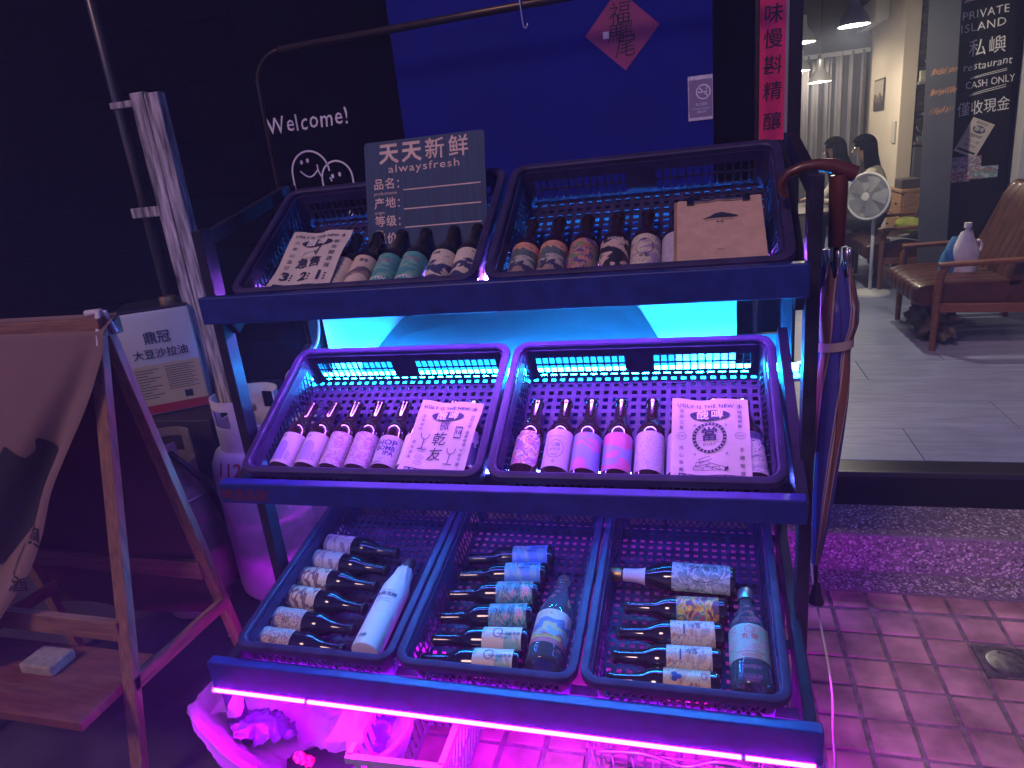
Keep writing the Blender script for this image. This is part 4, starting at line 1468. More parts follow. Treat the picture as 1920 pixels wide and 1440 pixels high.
A_bluepink = art('art_blue_pink', [(.22, .25, .50), (.50, .13, .30), (.52, .36, .45)], 2.1, 17, stops=[0, .52, .64], lines=0)
A_bluepink2 = art('art_blue_pink_round', [(.22, .25, .50), (.50, .12, .28), (.40, .18, .38)], 1.7, 23.4, stops=[0, .50, .66], lines=0)
A_dark8 = art('art_navy_white', [(.04, .05, .16), (.04, .05, .16), (.58, .55, .58)], 3.0, 8, stops=[0, .3, .58], lines=0)
A_mount = art('art_mountain', [(.60, .50, .38), (.30, .20, .15), (.12, .10, .12), (.58, .46, .34)], 2.4, 5, kind='hills', stops=[0, .28, .40, .56], lines=0)
A_teal = art('art_teal', [(.10, .36, .30), (.07, .28, .26), (.20, .42, .30), (.07, .30, .30)], 3.2, 9, stops=[0, .42, .54, .62], lines=.05, line_col=(.05, .14, .2))
A_navyc = art('art_navy_cream', [(.04, .05, .12), (.60, .50, .38), (.04, .05, .12), (.62, .54, .42)], 3.0, 31, kind='hills', stops=[0, .22, .34, .62], lines=.06)
A_wood = art('art_orange_forest', [(.30, .22, .18), (.05, .05, .10), (.42, .40, .34), (.10, .14, .14), (.60, .30, .20)], 3.0, 41, kind='hills', stops=[0, .20, .34, .46, .72], lines=.12)
A_fruit = art('art_fruit', [(.52, .10, .08), (.12, .26, .10), (.50, .22, .16), (.10, .08, .22), (.55, .30, .20)], 4.0, 44, stops=[0, .42, .48, .54, .62], lines=.1)
A_darkface = art('art_dark_cream', [(.02, .02, .03), (.55, .40, .32), (.02, .02, .03), (.40, .06, .12)], 2.2, 47, stops=[0, .47, .58, .66], lines=.05)
A_lilac = art('art_lilac', [(.34, .26, .40), (.55, .47, .36), (.30, .22, .34)], 1.8, 52, stops=[0, .46, .62], lines=.08)
A_fig = art('art_brown_figure', [(.55, .48, .34), (.17, .09, .09), (.56, .50, .36), (.30, .24, .22)], 2.6, 57, stops=[0, .44, .51, .66], distort=.9, lines=.05)
A_fig2 = art('art_pale_figure', [(.38, .37, .40), (.22, .16, .20), (.42, .40, .40)], 2.6, 63, stops=[0, .44, .51], distort=.9, lines=.05)
A_flor = art('art_floral', [(.58, .46, .34), (.22, .18, .30), (.62, .52, .40), (.45, .20, .22), (.58, .50, .38)], 7, 66, stops=[0, .42, .47, .56, .62], lines=.18)
A_seal = art('art_bluegreen', [(.10, .26, .55), (.14, .40, .42), (.45, .45, .40), (.10, .30, .52)], 2.4, 71, stops=[0, .45, .56, .66])
A_jungle = art('art_jungle', [(.55, .16, .22), (.10, .34, .34), (.05, .12, .14), (.15, .40, .30), (.60, .30, .25), (.30, .30, .55)], 3.4, 75, stops=[0, .38, .45, .51, .58, .64], lines=.08)
A_pass = art('art_passion', [(.20, .42, .36), (.60, .50, .38), (.58, .30, .22), (.60, .52, .42)], 1.5, 79, stops=[0, .40, .62, .70])
A_hot = art('art_hot_yellow', [(.10, .05, .08), (.60, .22, .06), (.62, .48, .08), (.10, .30, .25), (.50, .08, .12)], 4.0, 84, stops=[0, .41, .47, .56, .63], lines=.16)
A_oldjp = art('art_vintage', [(.60, .50, .34), (.42, .36, .30), (.62, .54, .38), (.50, .30, .16)], 4.2, 88, stops=[0, .44, .50, .64], lines=.10, line_col=(.12, .14, .30))
A_sake = art('art_sake', [(.40, .44, .40), (.22, .28, .26), (.55, .54, .48), (.30, .18, .22)], 4, 91, stops=[0, .40, .50, .66], lines=.1)
A_multi = art('art_harbour', [(.45, .10, .12), (.20, .36, .40), (.50, .42, .14), (.12, .16, .34), (.52, .50, .45)], 2.6, 95, kind='hills', stops=[0, .25, .40, .52, .70], lines=.05)
A_greenlab = art('art_green_label', [(.28, .38, .26), (.42, .30, .26), (.32, .40, .28)], 3.5, 98, stops=[0, .46, .56], lines=.06)

def pr_arch(i):
    i.poly([(-.022, .030)] + [(-.017 - .0135 * -1 + -.0135 * 2 * .5 + .0135 * cos(pi - pi * k / 14) - .0, .066 + .0135 * sin(pi * k / 14)) for k in range(15)] + [(.005 - .0085, .030)])
def arch_at(u, w, z0, z1):
    def f(i):
        n = 14
        V = [(u + w * (-1 + 2 * k / n), z0) for k in range(n + 1)] + [(u + w * (-1 + 2 * k / n), z1 - w + w * sqrt(max(0, 1 - (-1 + 2 * k / n) ** 2))) for k in range(n + 1)]
        i.add(V, [(k, k + 1, n + 2 + k, n + 1 + k) for k in range(n)])
    return f
def lines_at(u, v, n, w, dv):
    def f(i):
        for k in range(n):
            i.rect(u, u + w * (.7 + .3 * ((k * 7) % 3) / 2), v - k * dv, v - k * dv + .0012)
    return f
def tx(s, u, v, size, **kw):
    return lambda i: i.text(s, u, v, size, **kw)
def multi(*fs):
    def f(i):
        for q in fs:
            q(i)
    return f

prints_arch = [('arch', arch_at(-.006, .0165, .028, .084), ink_violet, .0009), ('archtxt', multi(tx('釀酒', -.012, .099, .007), lines_at(.014, .052, 6, .012, .004)), ink_dark, .0011)]
prints_arch2 = [('arch2', arch_at(.0, .0165, .028, .084), mat('ink_mauve', (.33, .25, .50), .6), .0009), ('archtxt2', multi(tx('釀酒', -.010, .099, .007), lines_at(.018, .052, 6, .012, .004)), ink_dark, .0011)]
prints_hop = [('hop', multi(tx('HOP', .004, .080, .021, bold=.03, sx=1.15), tx('BOMB', .004, .064, .0175, bold=.03, sx=1.0), tx('IPA', .014, .050, .0165, bold=.03, sx=1.1), tx('157', .0, .034, .009), lines_at(-.02, .026, 2, .034, .003)), ink_blue, .0011)]
prints_plain = [('plain', multi(tx('口釀', .0, .078, .010), tx('好日子', .0, .066, .008), tx('beer', 0, .053, .008), tx('吉', .0, .034, .008), tx('BREW & SEA CO', .0, .102, .005)), ink_dark, .0011),
                ('plainring', lambda i: i.ring(0, .068, .019, .024, .001), ink_dark, .0012)]

MR = Matrix.Rotation(radians(-90), 4, 'X')       # bottle lying up the slope, label upward
def up_slope(key, x, d, h, rz=0.0):
    return TM[key] @ Matrix.Translation((x, d, h)) @ Matrix.Rotation(rz, 4, 'Z') @ MR

G1 = 'bottles in the middle left crate'
HM = -.0665
ml = [(-.541, A_line, None), (-.473, None, None)]
bottle('beer bottle with a pale label and violet arch, leftmost in the middle left crate', up_slope('mid', -.543, .034, HM, -.03), 'beer', glass_brown, cap_black, P_pink, G1, prints_arch, z0=.020, z1=.110)
bottle('second bottle with a violet arch label in the middle left crate', up_slope('mid', -.475, .034, HM, -.02), 'beer', glass_brown, cap_black, P_pink, G1, prints_arch2, z0=.020, z1=.110)
bottle('beer bottle with pink line-art label, third from left in the middle left crate', up_slope('mid', -.408, .034, HM, -.01), 'beer', glass_brown, cap_black, A_line, G1, z0=.018, z1=.112)
bottle('beer bottle with line-art label next to the large-lettered one', up_slope('mid', -.340, .034, HM), 'beer', glass_brown, cap_black, A_line, G1, z0=.018, z1=.112, roll=.35)
bottle('beer bottle lettered HOP BOMB IPA in the middle left crate', up_slope('mid', -.271, .034, HM), 'beer', glass_brown, cap_black, A_hop, G1, prints_hop, z0=.020, z1=.102)
bottle('bottle under the left corner of the middle left flyer', up_slope('mid', -.206, .034, HM), 'beer', glass_brown, cap_black, P_white, G1)
bottle('bottle neck showing above the centre of the middle left flyer', up_slope('mid', -.140, .034, HM), 'beer', glass_brown, cap_black, P_white, G1)
bottle('navy labelled bottle half under the right of the middle left flyer', up_slope('mid', -.066, .034, HM, .10), 'beer', glass_brown, cap_black, A_dark8, G1, z0=.016, z1=.118)
G2 = 'bottles in the middle right crate'
bottle('bottle with a rounded blossom cartoon sticker, leftmost in the middle right crate', up_slope('mid', .065, .034, HM, -.03), 'beer', glass_brown, cap_black, A_toon1, G2, z0=.028, z1=.118, half=1.25, round_=.55)
bottle('bottle with plain mauve label and round badge in the middle right crate', up_slope('mid', .136, .034, HM, -.02), 'beer', glass_brown, cap_black, mat('label_mauve', (.52, .42, .52), .5), G2, prints_plain, z0=.022, z1=.122)
bottle('bottle with blue label and pink figure at its right side', up_slope('mid', .201, .034, HM), 'beer', glass_brown, cap_black, A_bluepink, G2, z0=.018, z1=.114)
bottle('bottle with blue label and large round pink picture', up_slope('mid', .269, .034, HM), 'beer', glass_brown, cap_black, A_bluepink2, G2, z0=.018, z1=.114)
bottle('bottle with pale pencil-sketch label left of the coin flyer', up_slope('mid', .337, .034, HM, -.01), 'beer', glass_brown, cap_black, A_sketch, G2, z0=.018, z1=.118)
bottle('sketch-labelled bottle half under the left edge of the coin flyer', up_slope('mid', .405, .034, HM), 'beer', glass_brown, cap_black, A_sketch, G2, z0=.018, z1=.118, roll=.6)
bottle('bottle neck showing above the centre of the coin flyer', up_slope('mid', .471, .034, HM), 'beer', glass_brown, cap_black, P_white, G2)
bottle('bottle with navy and pale label at the right of the coin flyer', up_slope('mid', .546, .034, HM, .06), 'beer', glass_brown, cap_black, art('art_navy_white2', [(.06, .07, .2), (.45, .40, .55), (.60, .55, .58)], 3.2, 18, stops=[0, .46, .55], lines=.1), G2, z0=.016, z1=.118)
G3 = 'bottles in the top left crate'
HT = -.066
for x, lab_, lb, kw in (
        (-.500, P_cream, 'bottle hidden under the left half of the top flyer', {}),
        (-.435, P_cream, 'bottle hidden under the right half of the top flyer', {}),
        (-.372, P_cream, 'cream labelled bottle at the right edge of the top flyer', dict(prints=[('cream', lines_at(-.004, .10, 14, .022, .005), ink_dark, .0011)])),
        (-.314, A_mount, 'bottle with brown mountain label in the top left crate', dict(prints=[('chao', tx('潮境', .010, .100, .011), ink_dark, .0011)])),
        (-.250, A_teal, 'left of the two teal labelled bottles below the price sign', dict(prints=[('arc', tx('NINE NINE', .0, .094, .009), ink_pink, .0011), ('hd', tx('HAPPEN', -.004, .034, .013, bold=.02), white_ink, .0011)])),
        (-.188, A_teal, 'right of the two teal labelled bottles below the price sign', dict(prints=[('arc', tx('NINE NINE', .0, .094, .009), ink_pink, .0011), ('hd', tx('HAPPEN', -.004, .034, .013, bold=.02), white_ink, .0011)], roll=.2)),
        (-.116, A_navyc, 'navy and cream labelled bottle, second from right in the top left crate', dict(prints=[('kz', tx('啤釀', -.008, .106, .010), ink_dark, .0011)])),
        (-.056, A_navyc, 'navy and cream labelled bottle at the right end of the top left crate', dict(roll=.9))):
    bottle(lb, up_slope('top', x, .030, HT), 'beer', glass_dark, cap_black, lab_, G3, z0=.018, z1=.118, **kw)
G4 = 'bottles in the top right crate'
for x, lab_, lb, kw in (
        (.077, A_wood, 'bottle with orange band and forest label, leftmost in the top right crate', {}),
        (.141, A_wood, 'second bottle with the forest label in the top right crate', dict(roll=.15)),
        (.207, A_fruit, 'bottle with red and green fruit label in the top right crate', {}),
        (.274, A_darkface, 'bottle with black label and pink figure in the top right crate', dict(prints=[('dk', tx('黑色啤酒', 0, .112, .007), white_ink, .0011)])),
        (.339, A_lilac, 'bottle with lilac label and pale badge in the top right crate', dict(prints=[('ly', multi(tx('平衡', 0, .050, .011), lambda i: i.ring(0, .080, .019, .024, .0012)), ink_dark, .0011)])),
        (.403, A_sketch, 'sketch labelled bottle half hidden by the clipboard', {}),
        (.468, P_cream, 'bottle hidden under the left half of the clipboard', {}),
        (.533, P_cream, 'bottle hidden under the right half of the clipboard', {})):
    bottle(lb, up_slope('top', x, .030, HT), 'beer', glass_brown, cap_black, lab_, G4, z0=.018, z1=.120, **kw)

# bottom tier: bottles lying across the crates
def across(x, d, h, to_right, rz=0.0, roll=0.0):
    # base at (x, d), neck towards +x or -x; label centre upward
    s = 1 if to_right else -1
    M = Matrix.Translation((x, d, h)) @ Matrix.Rotation(rz, 4, 'Z')
    ax = Vector((s, 0, 0)); out = Vector((0, 0, 1)); yv = -out        # local z -> ax, local -y -> out
    xv = yv.cross(ax)
    R_ = Matrix((xv, yv, ax)).transposed().to_4x4()
    return TM['bot'] @ M @ R_ @ Matrix.Rotation(roll, 4, 'Z')
HB = -.065
G5 = 'bottles in the bottom left crate'
hop_t = [('hoppy', multi(tx('Hoppy', .012, .050, .0085, rot=radians(90)), tx('Triple', .020, .050, .0085, rot=radians(90))), ink_dark, .0011)]
for x, d, rz, lab_, lb, pr_ in (
        (-.583, .403, -.085, A_fig2, 'rearmost bottle with pale figure label in the bottom left crate', ()),
        (-.588, .340, -.09, A_fig2, 'second bottle from the back in the bottom left crate, pale label', ()),
        (-.594, .274, -.05, A_fig, 'bottle with brown reclining figure label, third from the back', ()),
        (-.592, .209, -.09, A_fig, 'bottle with brown reclining figure label, fourth from the back', ()),
        (-.592, .135, -.052, A_flor, 'bottle with flowered cream label and small lettering in the bottom left crate', hop_t),
        (-.592, .072, -.03, A_flor, 'flower labelled bottle right against the front of the bottom left crate', hop_t)):
    bottle(lb, across(x, d, HB, True, rz), 'beer', glass_dark, cap_black, lab_, G5, pr_, z0=.008, z1=.094, half=2.9)
bottle('tall bottle wrapped in white paper with dark cap in the bottom left crate',
       TM['bot'] @ Matrix.Translation((-.308, .058, -.0605)) @ Matrix.Rotation(radians(0), 4, 'Z') @ MR, 'wrap', mat('white_wrap_paper', (.60, .62, .58), .75, var=.06, vs_=15, bump=.5, bs=30), None, None, G5)
wrapped = [o for o in C.objects if o.get('label', '').startswith('tall bottle wrapped')][0]
_c = MB(); _c.lathe([(.0178, .258), (.0182, .262), (.0172, .290), (.0160, .2945), (0, .295)], 24); _c.build('cap', mat('maroon_cap', (.06, .02, .03), .35), wrapped, True, 40)
_i = Ink(); _i.text('經典佳釀', .0, .150, .014, bold=.012); _i.text('white beer', .0, .136, .008); _i.text('. . . . . . .', .0, .098, .009); _i.text('酒廠', -.008, .024, .011, bold=.01)
for zz in (.162, .128): _i.rect(-.02, .02, zz, zz + .001)
_me = bpy.data.meshes.new('print'); _f = wrap_surf(WRAP, .0008); _me.from_pydata([_f(u, v) for u, v in _i.v], [], _i.f); _me.materials.append(ink_dark)
place('print', _me, wrapped)
_b = MB()
_b.grid(lambda u, v: (lambda a, r: (r * cos(a), r * sin(a), .186 + .076 * v))(u * 2 * pi, prof_r(WRAP, .186 + .076 * v) + .0012 + .0016 * sin(u * 2 * pi * 9 + v * 5) * (.3 + v)), 54, 8, True)
_b.build('gathered_paper', MATS['white_wrap_paper'], wrapped, True)

G6 = 'bottles in the bottom middle crate'
pass_t = [('passion', multi(tx('Passionate', -.004, .050, .0075, rot=radians(-90)), tx('Fruit', -.014, .050, .0075, rot=radians(-90)), tx('百香果', -.004, .028, .009, rot=radians(-90))), ink_dark, .0011),
          ('passring', lambda i: i.ring(.0, .066, .013, .011, .0018), ink_blue, .0012)]
seal_t = [('seal', multi(tx('百香果', .004, .034, .010, rot=radians(-90)), tx('fruit ale', -.006, .05, .007, rot=radians(-90))), ink_dark, .0011), ('sealring', lambda i: i.ring(.008, .060, .016, .012, .0018), ink_blue, .0012)]
for x, d, rz, lab_, lb, pr_ in (
        (.072, .402, .11, A_seal, 'rearmost bottle with blue green label in the bottom middle crate', seal_t),
        (.066, .341, .10, A_seal, 'blue green labelled bottle, second from the back in the bottom middle crate', seal_t),
        (.060, .276, .10, A_jungle, 'bottle with bright jungle label, rear one of the pair', ()),
        (.060, .206, .11, A_jungle, 'bottle with bright jungle label, front one of the pair', ()),
        (.064, .135, .08, A_pass, 'bottle with green and cream fruit label in the bottom middle crate', pass_t),
        (.058, .074, .06, A_pass, 'fruit labelled bottle against the front of the bottom middle crate', pass_t)):
    bottle(lb, across(x, d, HB, False, rz), 'beer', glass_dark, cap_black, lab_, G6, pr_, z0=.012, z1=.102, half=2.9)
clear_glass = mat('clear_bottle_glass', (.70, .82, .86), .06, trans=.93, ior=1.33, spec=.5)
bottle('clear glass bottle with colourful label in the bottom middle crate', TM['bot'] @ Matrix.Translation((.112, .060, -.0545)) @ Matrix.Rotation(-.02, 4, 'Z') @ MR,
       'clear', clear_glass, cap_silver, A_multi, G6, [('harb', multi(tx('招財果汁', -.006, .118, .013, rot=.0), lambda i: i.rect(-.036, .036, .052, .060)), mat('ink_yellow', (.55, .42, .06), .6), .0011),
       ('harb2', tx('SODA POP', 0, .0565, .0065, bold=.01), ink_dark, .0014)], z0=.040, z1=.130, half=1.5)
G7 = 'bottles in the bottom right crate'
bottle('dark sake bottle with ornate pale label and neck label in the bottom right crate', across(.515, .342, -.057, False, -.03), 'sake', glass_brown, None, A_sake, G7,
       [('sk', multi(tx('平安喜酒', .0, .072, .017, rot=radians(-90)), lambda i: i.ring(.0, .072, .034, .046, .0014)), ink_dark, .0011)], z0=.012, z1=.142, half=1.5, neck=(.205, .258, P_white))
sk = [o for o in C.objects if o.get('label', '').startswith('dark sake')][0]
b_ = MB(); b_.lathe([(.0170, .262), (.0172, .285), (.0160, .290), (0, .291)], 24); b_.build('cap', cap_gold, sk, True, 40)
vint_t = [('vint', multi(tx('SIDE PALE', -.022, .092, .006, rot=radians(-90)), tx('啤酒', .0, .060, .013, rot=radians(-90)), tx('beer', .010, .050, .010, rot=radians(-90)), lambda i: i.rect(-.018, .006, .080, .083)), ink_blue, .0011)]
for x, d, rz, lab_, lb, pr_ in (
        (.494, .262, .03, A_hot, 'bottle with fiery yellow and red label in the bottom right crate', [('hot', tx('EIZZLY', -.018, .060, .014, rot=radians(-90), bold=.02), cap_gold, .0011)]),
        (.484, .194, .06, A_oldjp, 'bottle with vintage cream label, rear one, in the bottom right crate', vint_t),
        (.478, .125, .03, A_oldjp, 'bottle with vintage cream label, middle one, in the bottom right crate', vint_t),
        (.474, .066, .02, art('art_orange', [(.55, .30, .16), (.58, .42, .22), (.30, .16, .12), (.55, .28, .16)], 3, 102, stops=[0, .44, .60, .66], lines=.08), 'orange labelled bottle against the front of the bottom right crate',
            [('clv1', lambda i: i.ellipse(-.008, .088, .006, .006, 14), ink_blue, .0011), ('clv2', lambda i: i.ellipse(.002, .088, .006, .006, 14), ink_blue, .0011), ('clv3', lambda i: i.ellipse(-.003, .079, .006, .006, 14), ink_blue, .0011), ('clr', lambda i: i.ring(.0, .030, .008, .006, .0016), ink_blue, .0011)])):
    bottle(lb, across(x, d, HB, False, rz), 'beer', glass_brown, cap_black, lab_, G7, pr_, z0=.018, z1=.110, half=2.9)
bottle('clear glass bottle with green label at the right of the bottom right crate', TM['bot'] @ Matrix.Translation((.535, .050, -.0545)) @ MR,
       'clear', mat('aqua_bottle_glass', (.45, .62, .72), .06, trans=.9, ior=1.33), None, A_greenlab, G7,
       [('gl', multi(lambda i: i.ring(0, .126, .010, .009, .0016), tx('高 釀', .0, .108, .015, rot=0), lambda i: i.rect(-.03, .03, .070, .0715), tx('米酒頭特釀', 0, .062, .008)), ink_red, .0011)], z0=.056, z1=.142, half=1.45)
sc = [o for o in C.objects if o.get('label', '').startswith('clear glass bottle with green')][0]
b_ = MB(); b_.lathe([(.0185, .236), (.0188, .262), (.0175, .265), (0, .2655)], 28); b_.build('cap', cap_silver, sc, True, 40)

# ================================================================== FLYERS, PRICE SIGN, CLIPBOARD
def flyer(label, key, x0, x1, d0, d1, h, tilt, marks, badge, sag):
    """paper lying over a row of bottles: local u = x, v = up the slope"""
    w, l = x1 - x0, d1 - d0
    t = thing('flyer', label, 'flyer', M=TL(key, (x0 + x1) / 2, (d0 + d1) / 2, h, tilt), group='flyers on the crates')
    def s(u, v, lift=0.0):
        z = sag * (cos((u + w / 2) / w * 2 * pi * (w / .134)) - 1) * .5 * (.4 + .6 * (v / l + .5)) + .004 * sin(v * 30 + u * 11) + .002 * sin(u * 70)
        zc = .010 * max(0, (v / l - .38)) * 4 * (1 if u > 0 else .4)
        return (u, v, z + zc + lift)
    m = MB(); m.grid(lambda a, b: s((a - .5) * w, (b - .5) * l), 36, 30)
    o = m.build('sheet', white_paper, t, True)
    ik = Ink(); marks(ik, w, l); ik.build('print', ink_dark, t, lambda u, v: s(u, v, .0016))
    ik = Ink(); badge(ik, w, l); ik.build('badge_lettering', white_ink, t, lambda u, v: s(u, v, .0026))
    return t

def head(ik, w, l):
    ik.text('UGLY IS THE NEW 水', 0, l * .405, .0125, bold=.01, space=1.15, jitter=.03)
    ik.ellipse(0, l * .29, w * .26, l * .068, wob=.03)
def head_badge(ik, w, l):
    ik.text('醜啤', 0, l * .288, .026, bold=.012, space=1.25)
def band(ik, w, l):
    ik.rect(-w * .40, w * .38, -l * .455, -l * .385)
def band_badge(ik, w, l):
    for k in range(10):
        ik.text('台灣精釀啤酒好喝不貴'[k], -w * .36 + k * w * .08, -l * .42, .0095)
def goblet(ik, u, v, s):
    ik.ring(u, v, .011 * s, .016 * s, .0016, 16, pi, 2 * pi)
    ik.rect(u - .0009, u + .0009, v - .042 * s, v - .015 * s)
    ik.rect(u - .010 * s, u + .010 * s, v - .043 * s, v - .041 * s)
def m1(ik, w, l):
    head(ik, w, l)
    for k, ch in enumerate('微乾友'):
        ik.text(ch, (0, -.004, -.004)[k], l * (.155, -.015, -.205)[k], (.028, .038, .038)[k], bold=.0)
    goblet(ik, -w * .27, l * .06, 1.0); goblet(ik, w * .22, -l * .12, 1.0)
    for a, b in ((.012, .05),):
        ik.rect(w * .20, w * .31, l * .135, l * .150); ik.rect(w * .20, w * .31, l * .0, l * .015)
        ik.rect(w * .20, w * .21, l * .015, l * .135); ik.rect(w * .30, w * .31, l * .015, l * .135)
    ik.text('18', w * .255, l * .075, .016, bold=.01)
    ik.column('深夜來杯', -w * .37, l * .27, .009, l * .055); ik.column('還有酒啤', -w * .41, -l * .06, .009, l * .065)
    ik.column('純粹口感', w * .40, l * .30, .009, l * .045); ik.column('酒香綿醇', w * .39, l * .08, .009, l * .05); ik.column('不醉不歸', w * .37, -l * .14, .009, l * .055)
    for v in (-.14, -.24, -.31):
        ik.ring(-w * .25, l * v, .0105, .0062, .0008, 20); ik.text('4.5%', -w * .25, l * v, .006)
    band(ik, w, l)
def m2(ik, w, l):
    head(ik, w, l)
    cx, cy = -.002, l * .035
    ik.ring(cx, cy, .034, .037, .0012, 40)
    for k in range(26):
        a = 2 * pi * k / 26
        ik.ring(cx, cy, .0335, .0365, .0050, 4, a, a + 2 * pi / 26 * .62)
    ik.ring(cx, cy, .0285, .0315, .0014, 40)
    ik.text('當', cx, cy + .006, .034, bold=.025)
    ik.text('DUEY', cx, cy - .0165, .0085, bold=.01, space=1.3)
    for k in range(6):
        ik.rect(cx - .024, cx - .013, cy - .012 + k * .0052, cy - .0115 + k * .0052)
        ik.rect(cx + .013, cx + .024, cy - .012 + k * .0052, cy - .0115 + k * .0052)
    def brick(u, v, a, w_, h_):
        c_, s_ = cos(a), sin(a)
        P = [(u + x * c_ - y * s_, v + x * s_ + y * c_) for x, y in ((0, 0), (w_, 0), (w_ * .9, h_), (w_ * .1, h_), (0, 0))]
        ik.line(P, .0012)
    for u, v, a, w_ in ((-.034, -.072, 0, .017), (-.016, -.072, 0, .017), (.002, -.072, 0, .016), (-.030, -.062, .2, .030), (-.010, -.060, -.35, .044), (-.022, -.054, .4, .026)):
        brick(u, v, a, w_, .009)
    ik.poly([(.026, -.074), (.034, -.070), (.033, -.062), (.026, -.066)])
    ik.column('酒廠立案', -w * .37, l * .33, .0095, l * .065); ik.column('良心事業', -w * .37, -l * .09, .0105, l * .085)
    ik.column('開瓶即飲', w * .38, l * .33, .0095, l * .06); ik.column('手續簡便', w * .39, -l * .11, .0105, l * .085)
    for u in (-.37, .38):
        ik.ring(w * u, l * .045, .0105, .0085, .0008, 24); ik.text('4.5%', w * u, l * .045, .0072)
    for u, v in ((-.2, .17), (.2, .16), (-.2, -.15), (.2, -.15)):
        ik.text('酒', w * u, l * v, .006)
    band(ik, w, l)
def m3(ik, w, l):
    head(ik, w, l)
    ik.text('急售', .0, -l * .03, .034, bold=.015, space=1.05)
    ik.line([(-.024, .030), (-.028, .012), (.012, .010), (.016, .034), (-.024, .030)], .0014)
    ik.line([(.004, .034), (.010, .02), (.016, .050)], .004)
    ik.column('六年心血打造', -w * .34, l * .29, .0135, l * .095); ik.column('新北釀酒廠', w * .33, l * .29, .0150, l * .095)
    for k, (ch, u) in enumerate((('3', -.30), ('2', .0), ('1', .26))):
        ik.text(ch, w * u, -l * .235, .040, bold=.03, sx=1.05)
        for q in range(3):
            ik.rect(w * u + .013, w * u + .0175, -l * .21 - q * .0085, -l * .21 + .004 - q * .0085)
    ik.rect(-w * .40, w * .40, -l * .46, -l * .37)

flyer('cream flyer with goblets and large characters in the middle left crate', 'mid', -.208, -.053, .012, .228, -.027, -.05, m1, lambda i, w, l: (head_badge(i, w, l), band_badge(i, w, l)), .0035)
flyer('cream flyer with a round coin emblem in the middle right crate', 'mid', .385, .541, .012, .230, -.027, .0, m2, lambda i, w, l: (head_badge(i, w, l), band_badge(i, w, l)), .0035)
flyer('cream flyer numbered 3 2 1 at the left of the top left crate', 'top', -.521, -.362, .020, .236, -.026, .0, m3, head_badge, .003)

# price sign standing in the top left crate
sg = thing('price_sign', 'worn blue price board with cream characters standing in the top left crate', 'price sign', (-.188, .333, 1.235), (radians(-15), 0, 0))
sg_m = mat('blue_sign_paint', (.012, .045, .11), .6, var=.45, vs_=6, stretch=(22, 1, 1.2), bump=.2, bs=60)
m = MB()
P = round_rect(.310, .272, .008, 4)
n = len(P)
m.add([(x, -.004, y + .136) for x, y in P] + [(x, 0, y + .136) for x, y in P], [tuple(range(n)), tuple(range(2 * n - 1, n - 1, -1))] + [(i, n + i, n + (i + 1) % n, (i + 1) % n) for i in range(n)])
m.build('board', sg_m, sg)
cream_ink = mat('cream_sign_paint', (.66, .50, .42), .7, var=.15, vs_=60)
ik = Ink()
for k, ch in enumerate('天天新鲜'):
    ik.text(ch, -.090 + k * .060, .238, .052, bold=(.03, .03, .010, .010)[k], rot=.0)
for u in (-.09, -.03):
    ik.rect(u - .02, u + .02, .262, .2640)
ik.text('alwaysfresh', .0, .203, .0265, sx=1.32, space=1.14, bold=.004)
for ch, en, v in (('品名', 'productname', .168), ('产地', 'origin', .122), ('等级', 'class', .078), ('现价', 'price', .036)):
    ik.text(ch[0], -.120, v, .028, bold=.015); ik.text(ch[1], -.090, v, .028, bold=.015)
    ik.text(en, -.134, v - .021, .0115, align='LEFT')
    if v > .05:
        ik.rect(-.070, -.066, v - .010, v - .006); ik.rect(-.070, -.066, v + .004, v + .008)
        ik.rect(-.055, .142, v - .018, v - .0152)
ik.build('lettering', cream_ink, sg, lambda u, v: (u, -.0048, v))

# clipboard menu in the top right crate
cl = thing('clipboard', 'brown kraft menu clipboard lying in the top right crate', 'clipboard', M=TL('top', .486, .122, -.022, .01))
kraft = mat('kraft_paper', (.50, .33, .24), .75, var=.12, vs_=50, bump=.15, bs=200)
m = MB(); m.box(-.088, .086, -.095, .110, -.006, -.002, bev=.001); m.build('board', mat('hardboard', (.28, .17, .11), .6, var=.2), cl)
for k in range(3):
    m = MB(); m.grid(lambda a, b: (-.082 + .164 * a + k * .0012, -.092 + .196 * b - k * .001, .0005 + k * .0022 + .006 * (1 - b) ** 3 * sin(a * 3 + 1.0 * k) * .6 + .0006 * sin(a * 13 + k)), 20, 16)
    m.build('menu_sheet', kraft, cl, True)
ik = Ink()
ik.poly([(-.034, .036), (-.020, .040), (-.008, .050), (.006, .0535), (.018, .048), (.036, .040), (.036, .037)])
ik.build('logo', ink_dark, cl, lambda u, v: (u, v, .0068))
ik = Ink(); ik.text('PRIVATE ISLAND', .0, .0305, .0062, space=1.25); ik.text('私 嶼', .002, .023, .0058, bold=.02); ik.text('menu', .0, -.060, .006)
ik.build('print', ink_dark, cl, lambda u, v: (u, v, .0068))
m = MB(); m.tube([(-.058, .088, .008), (-.058, .100, .012), (-.045, .104, .014), (.045, .104, .014), (.058, .100, .012), (.058, .088, .008)], .0024, 6)
m.box(-.062, -.048, .084, .101, .004, .010, bev=.001); m.box(.048, .062, .084, .101, .004, .010, bev=.001)
m.tube([(-.05, .092, .010), (-.02, .090, .0105), (.0, .094, .011), (.02, .090, .0105), (.05, .092, .010)], .002, 6)
m.build('wire_clip', mat('dark_chrome', (.12, .12, .13), .2, 1.0), cl, True, 40)

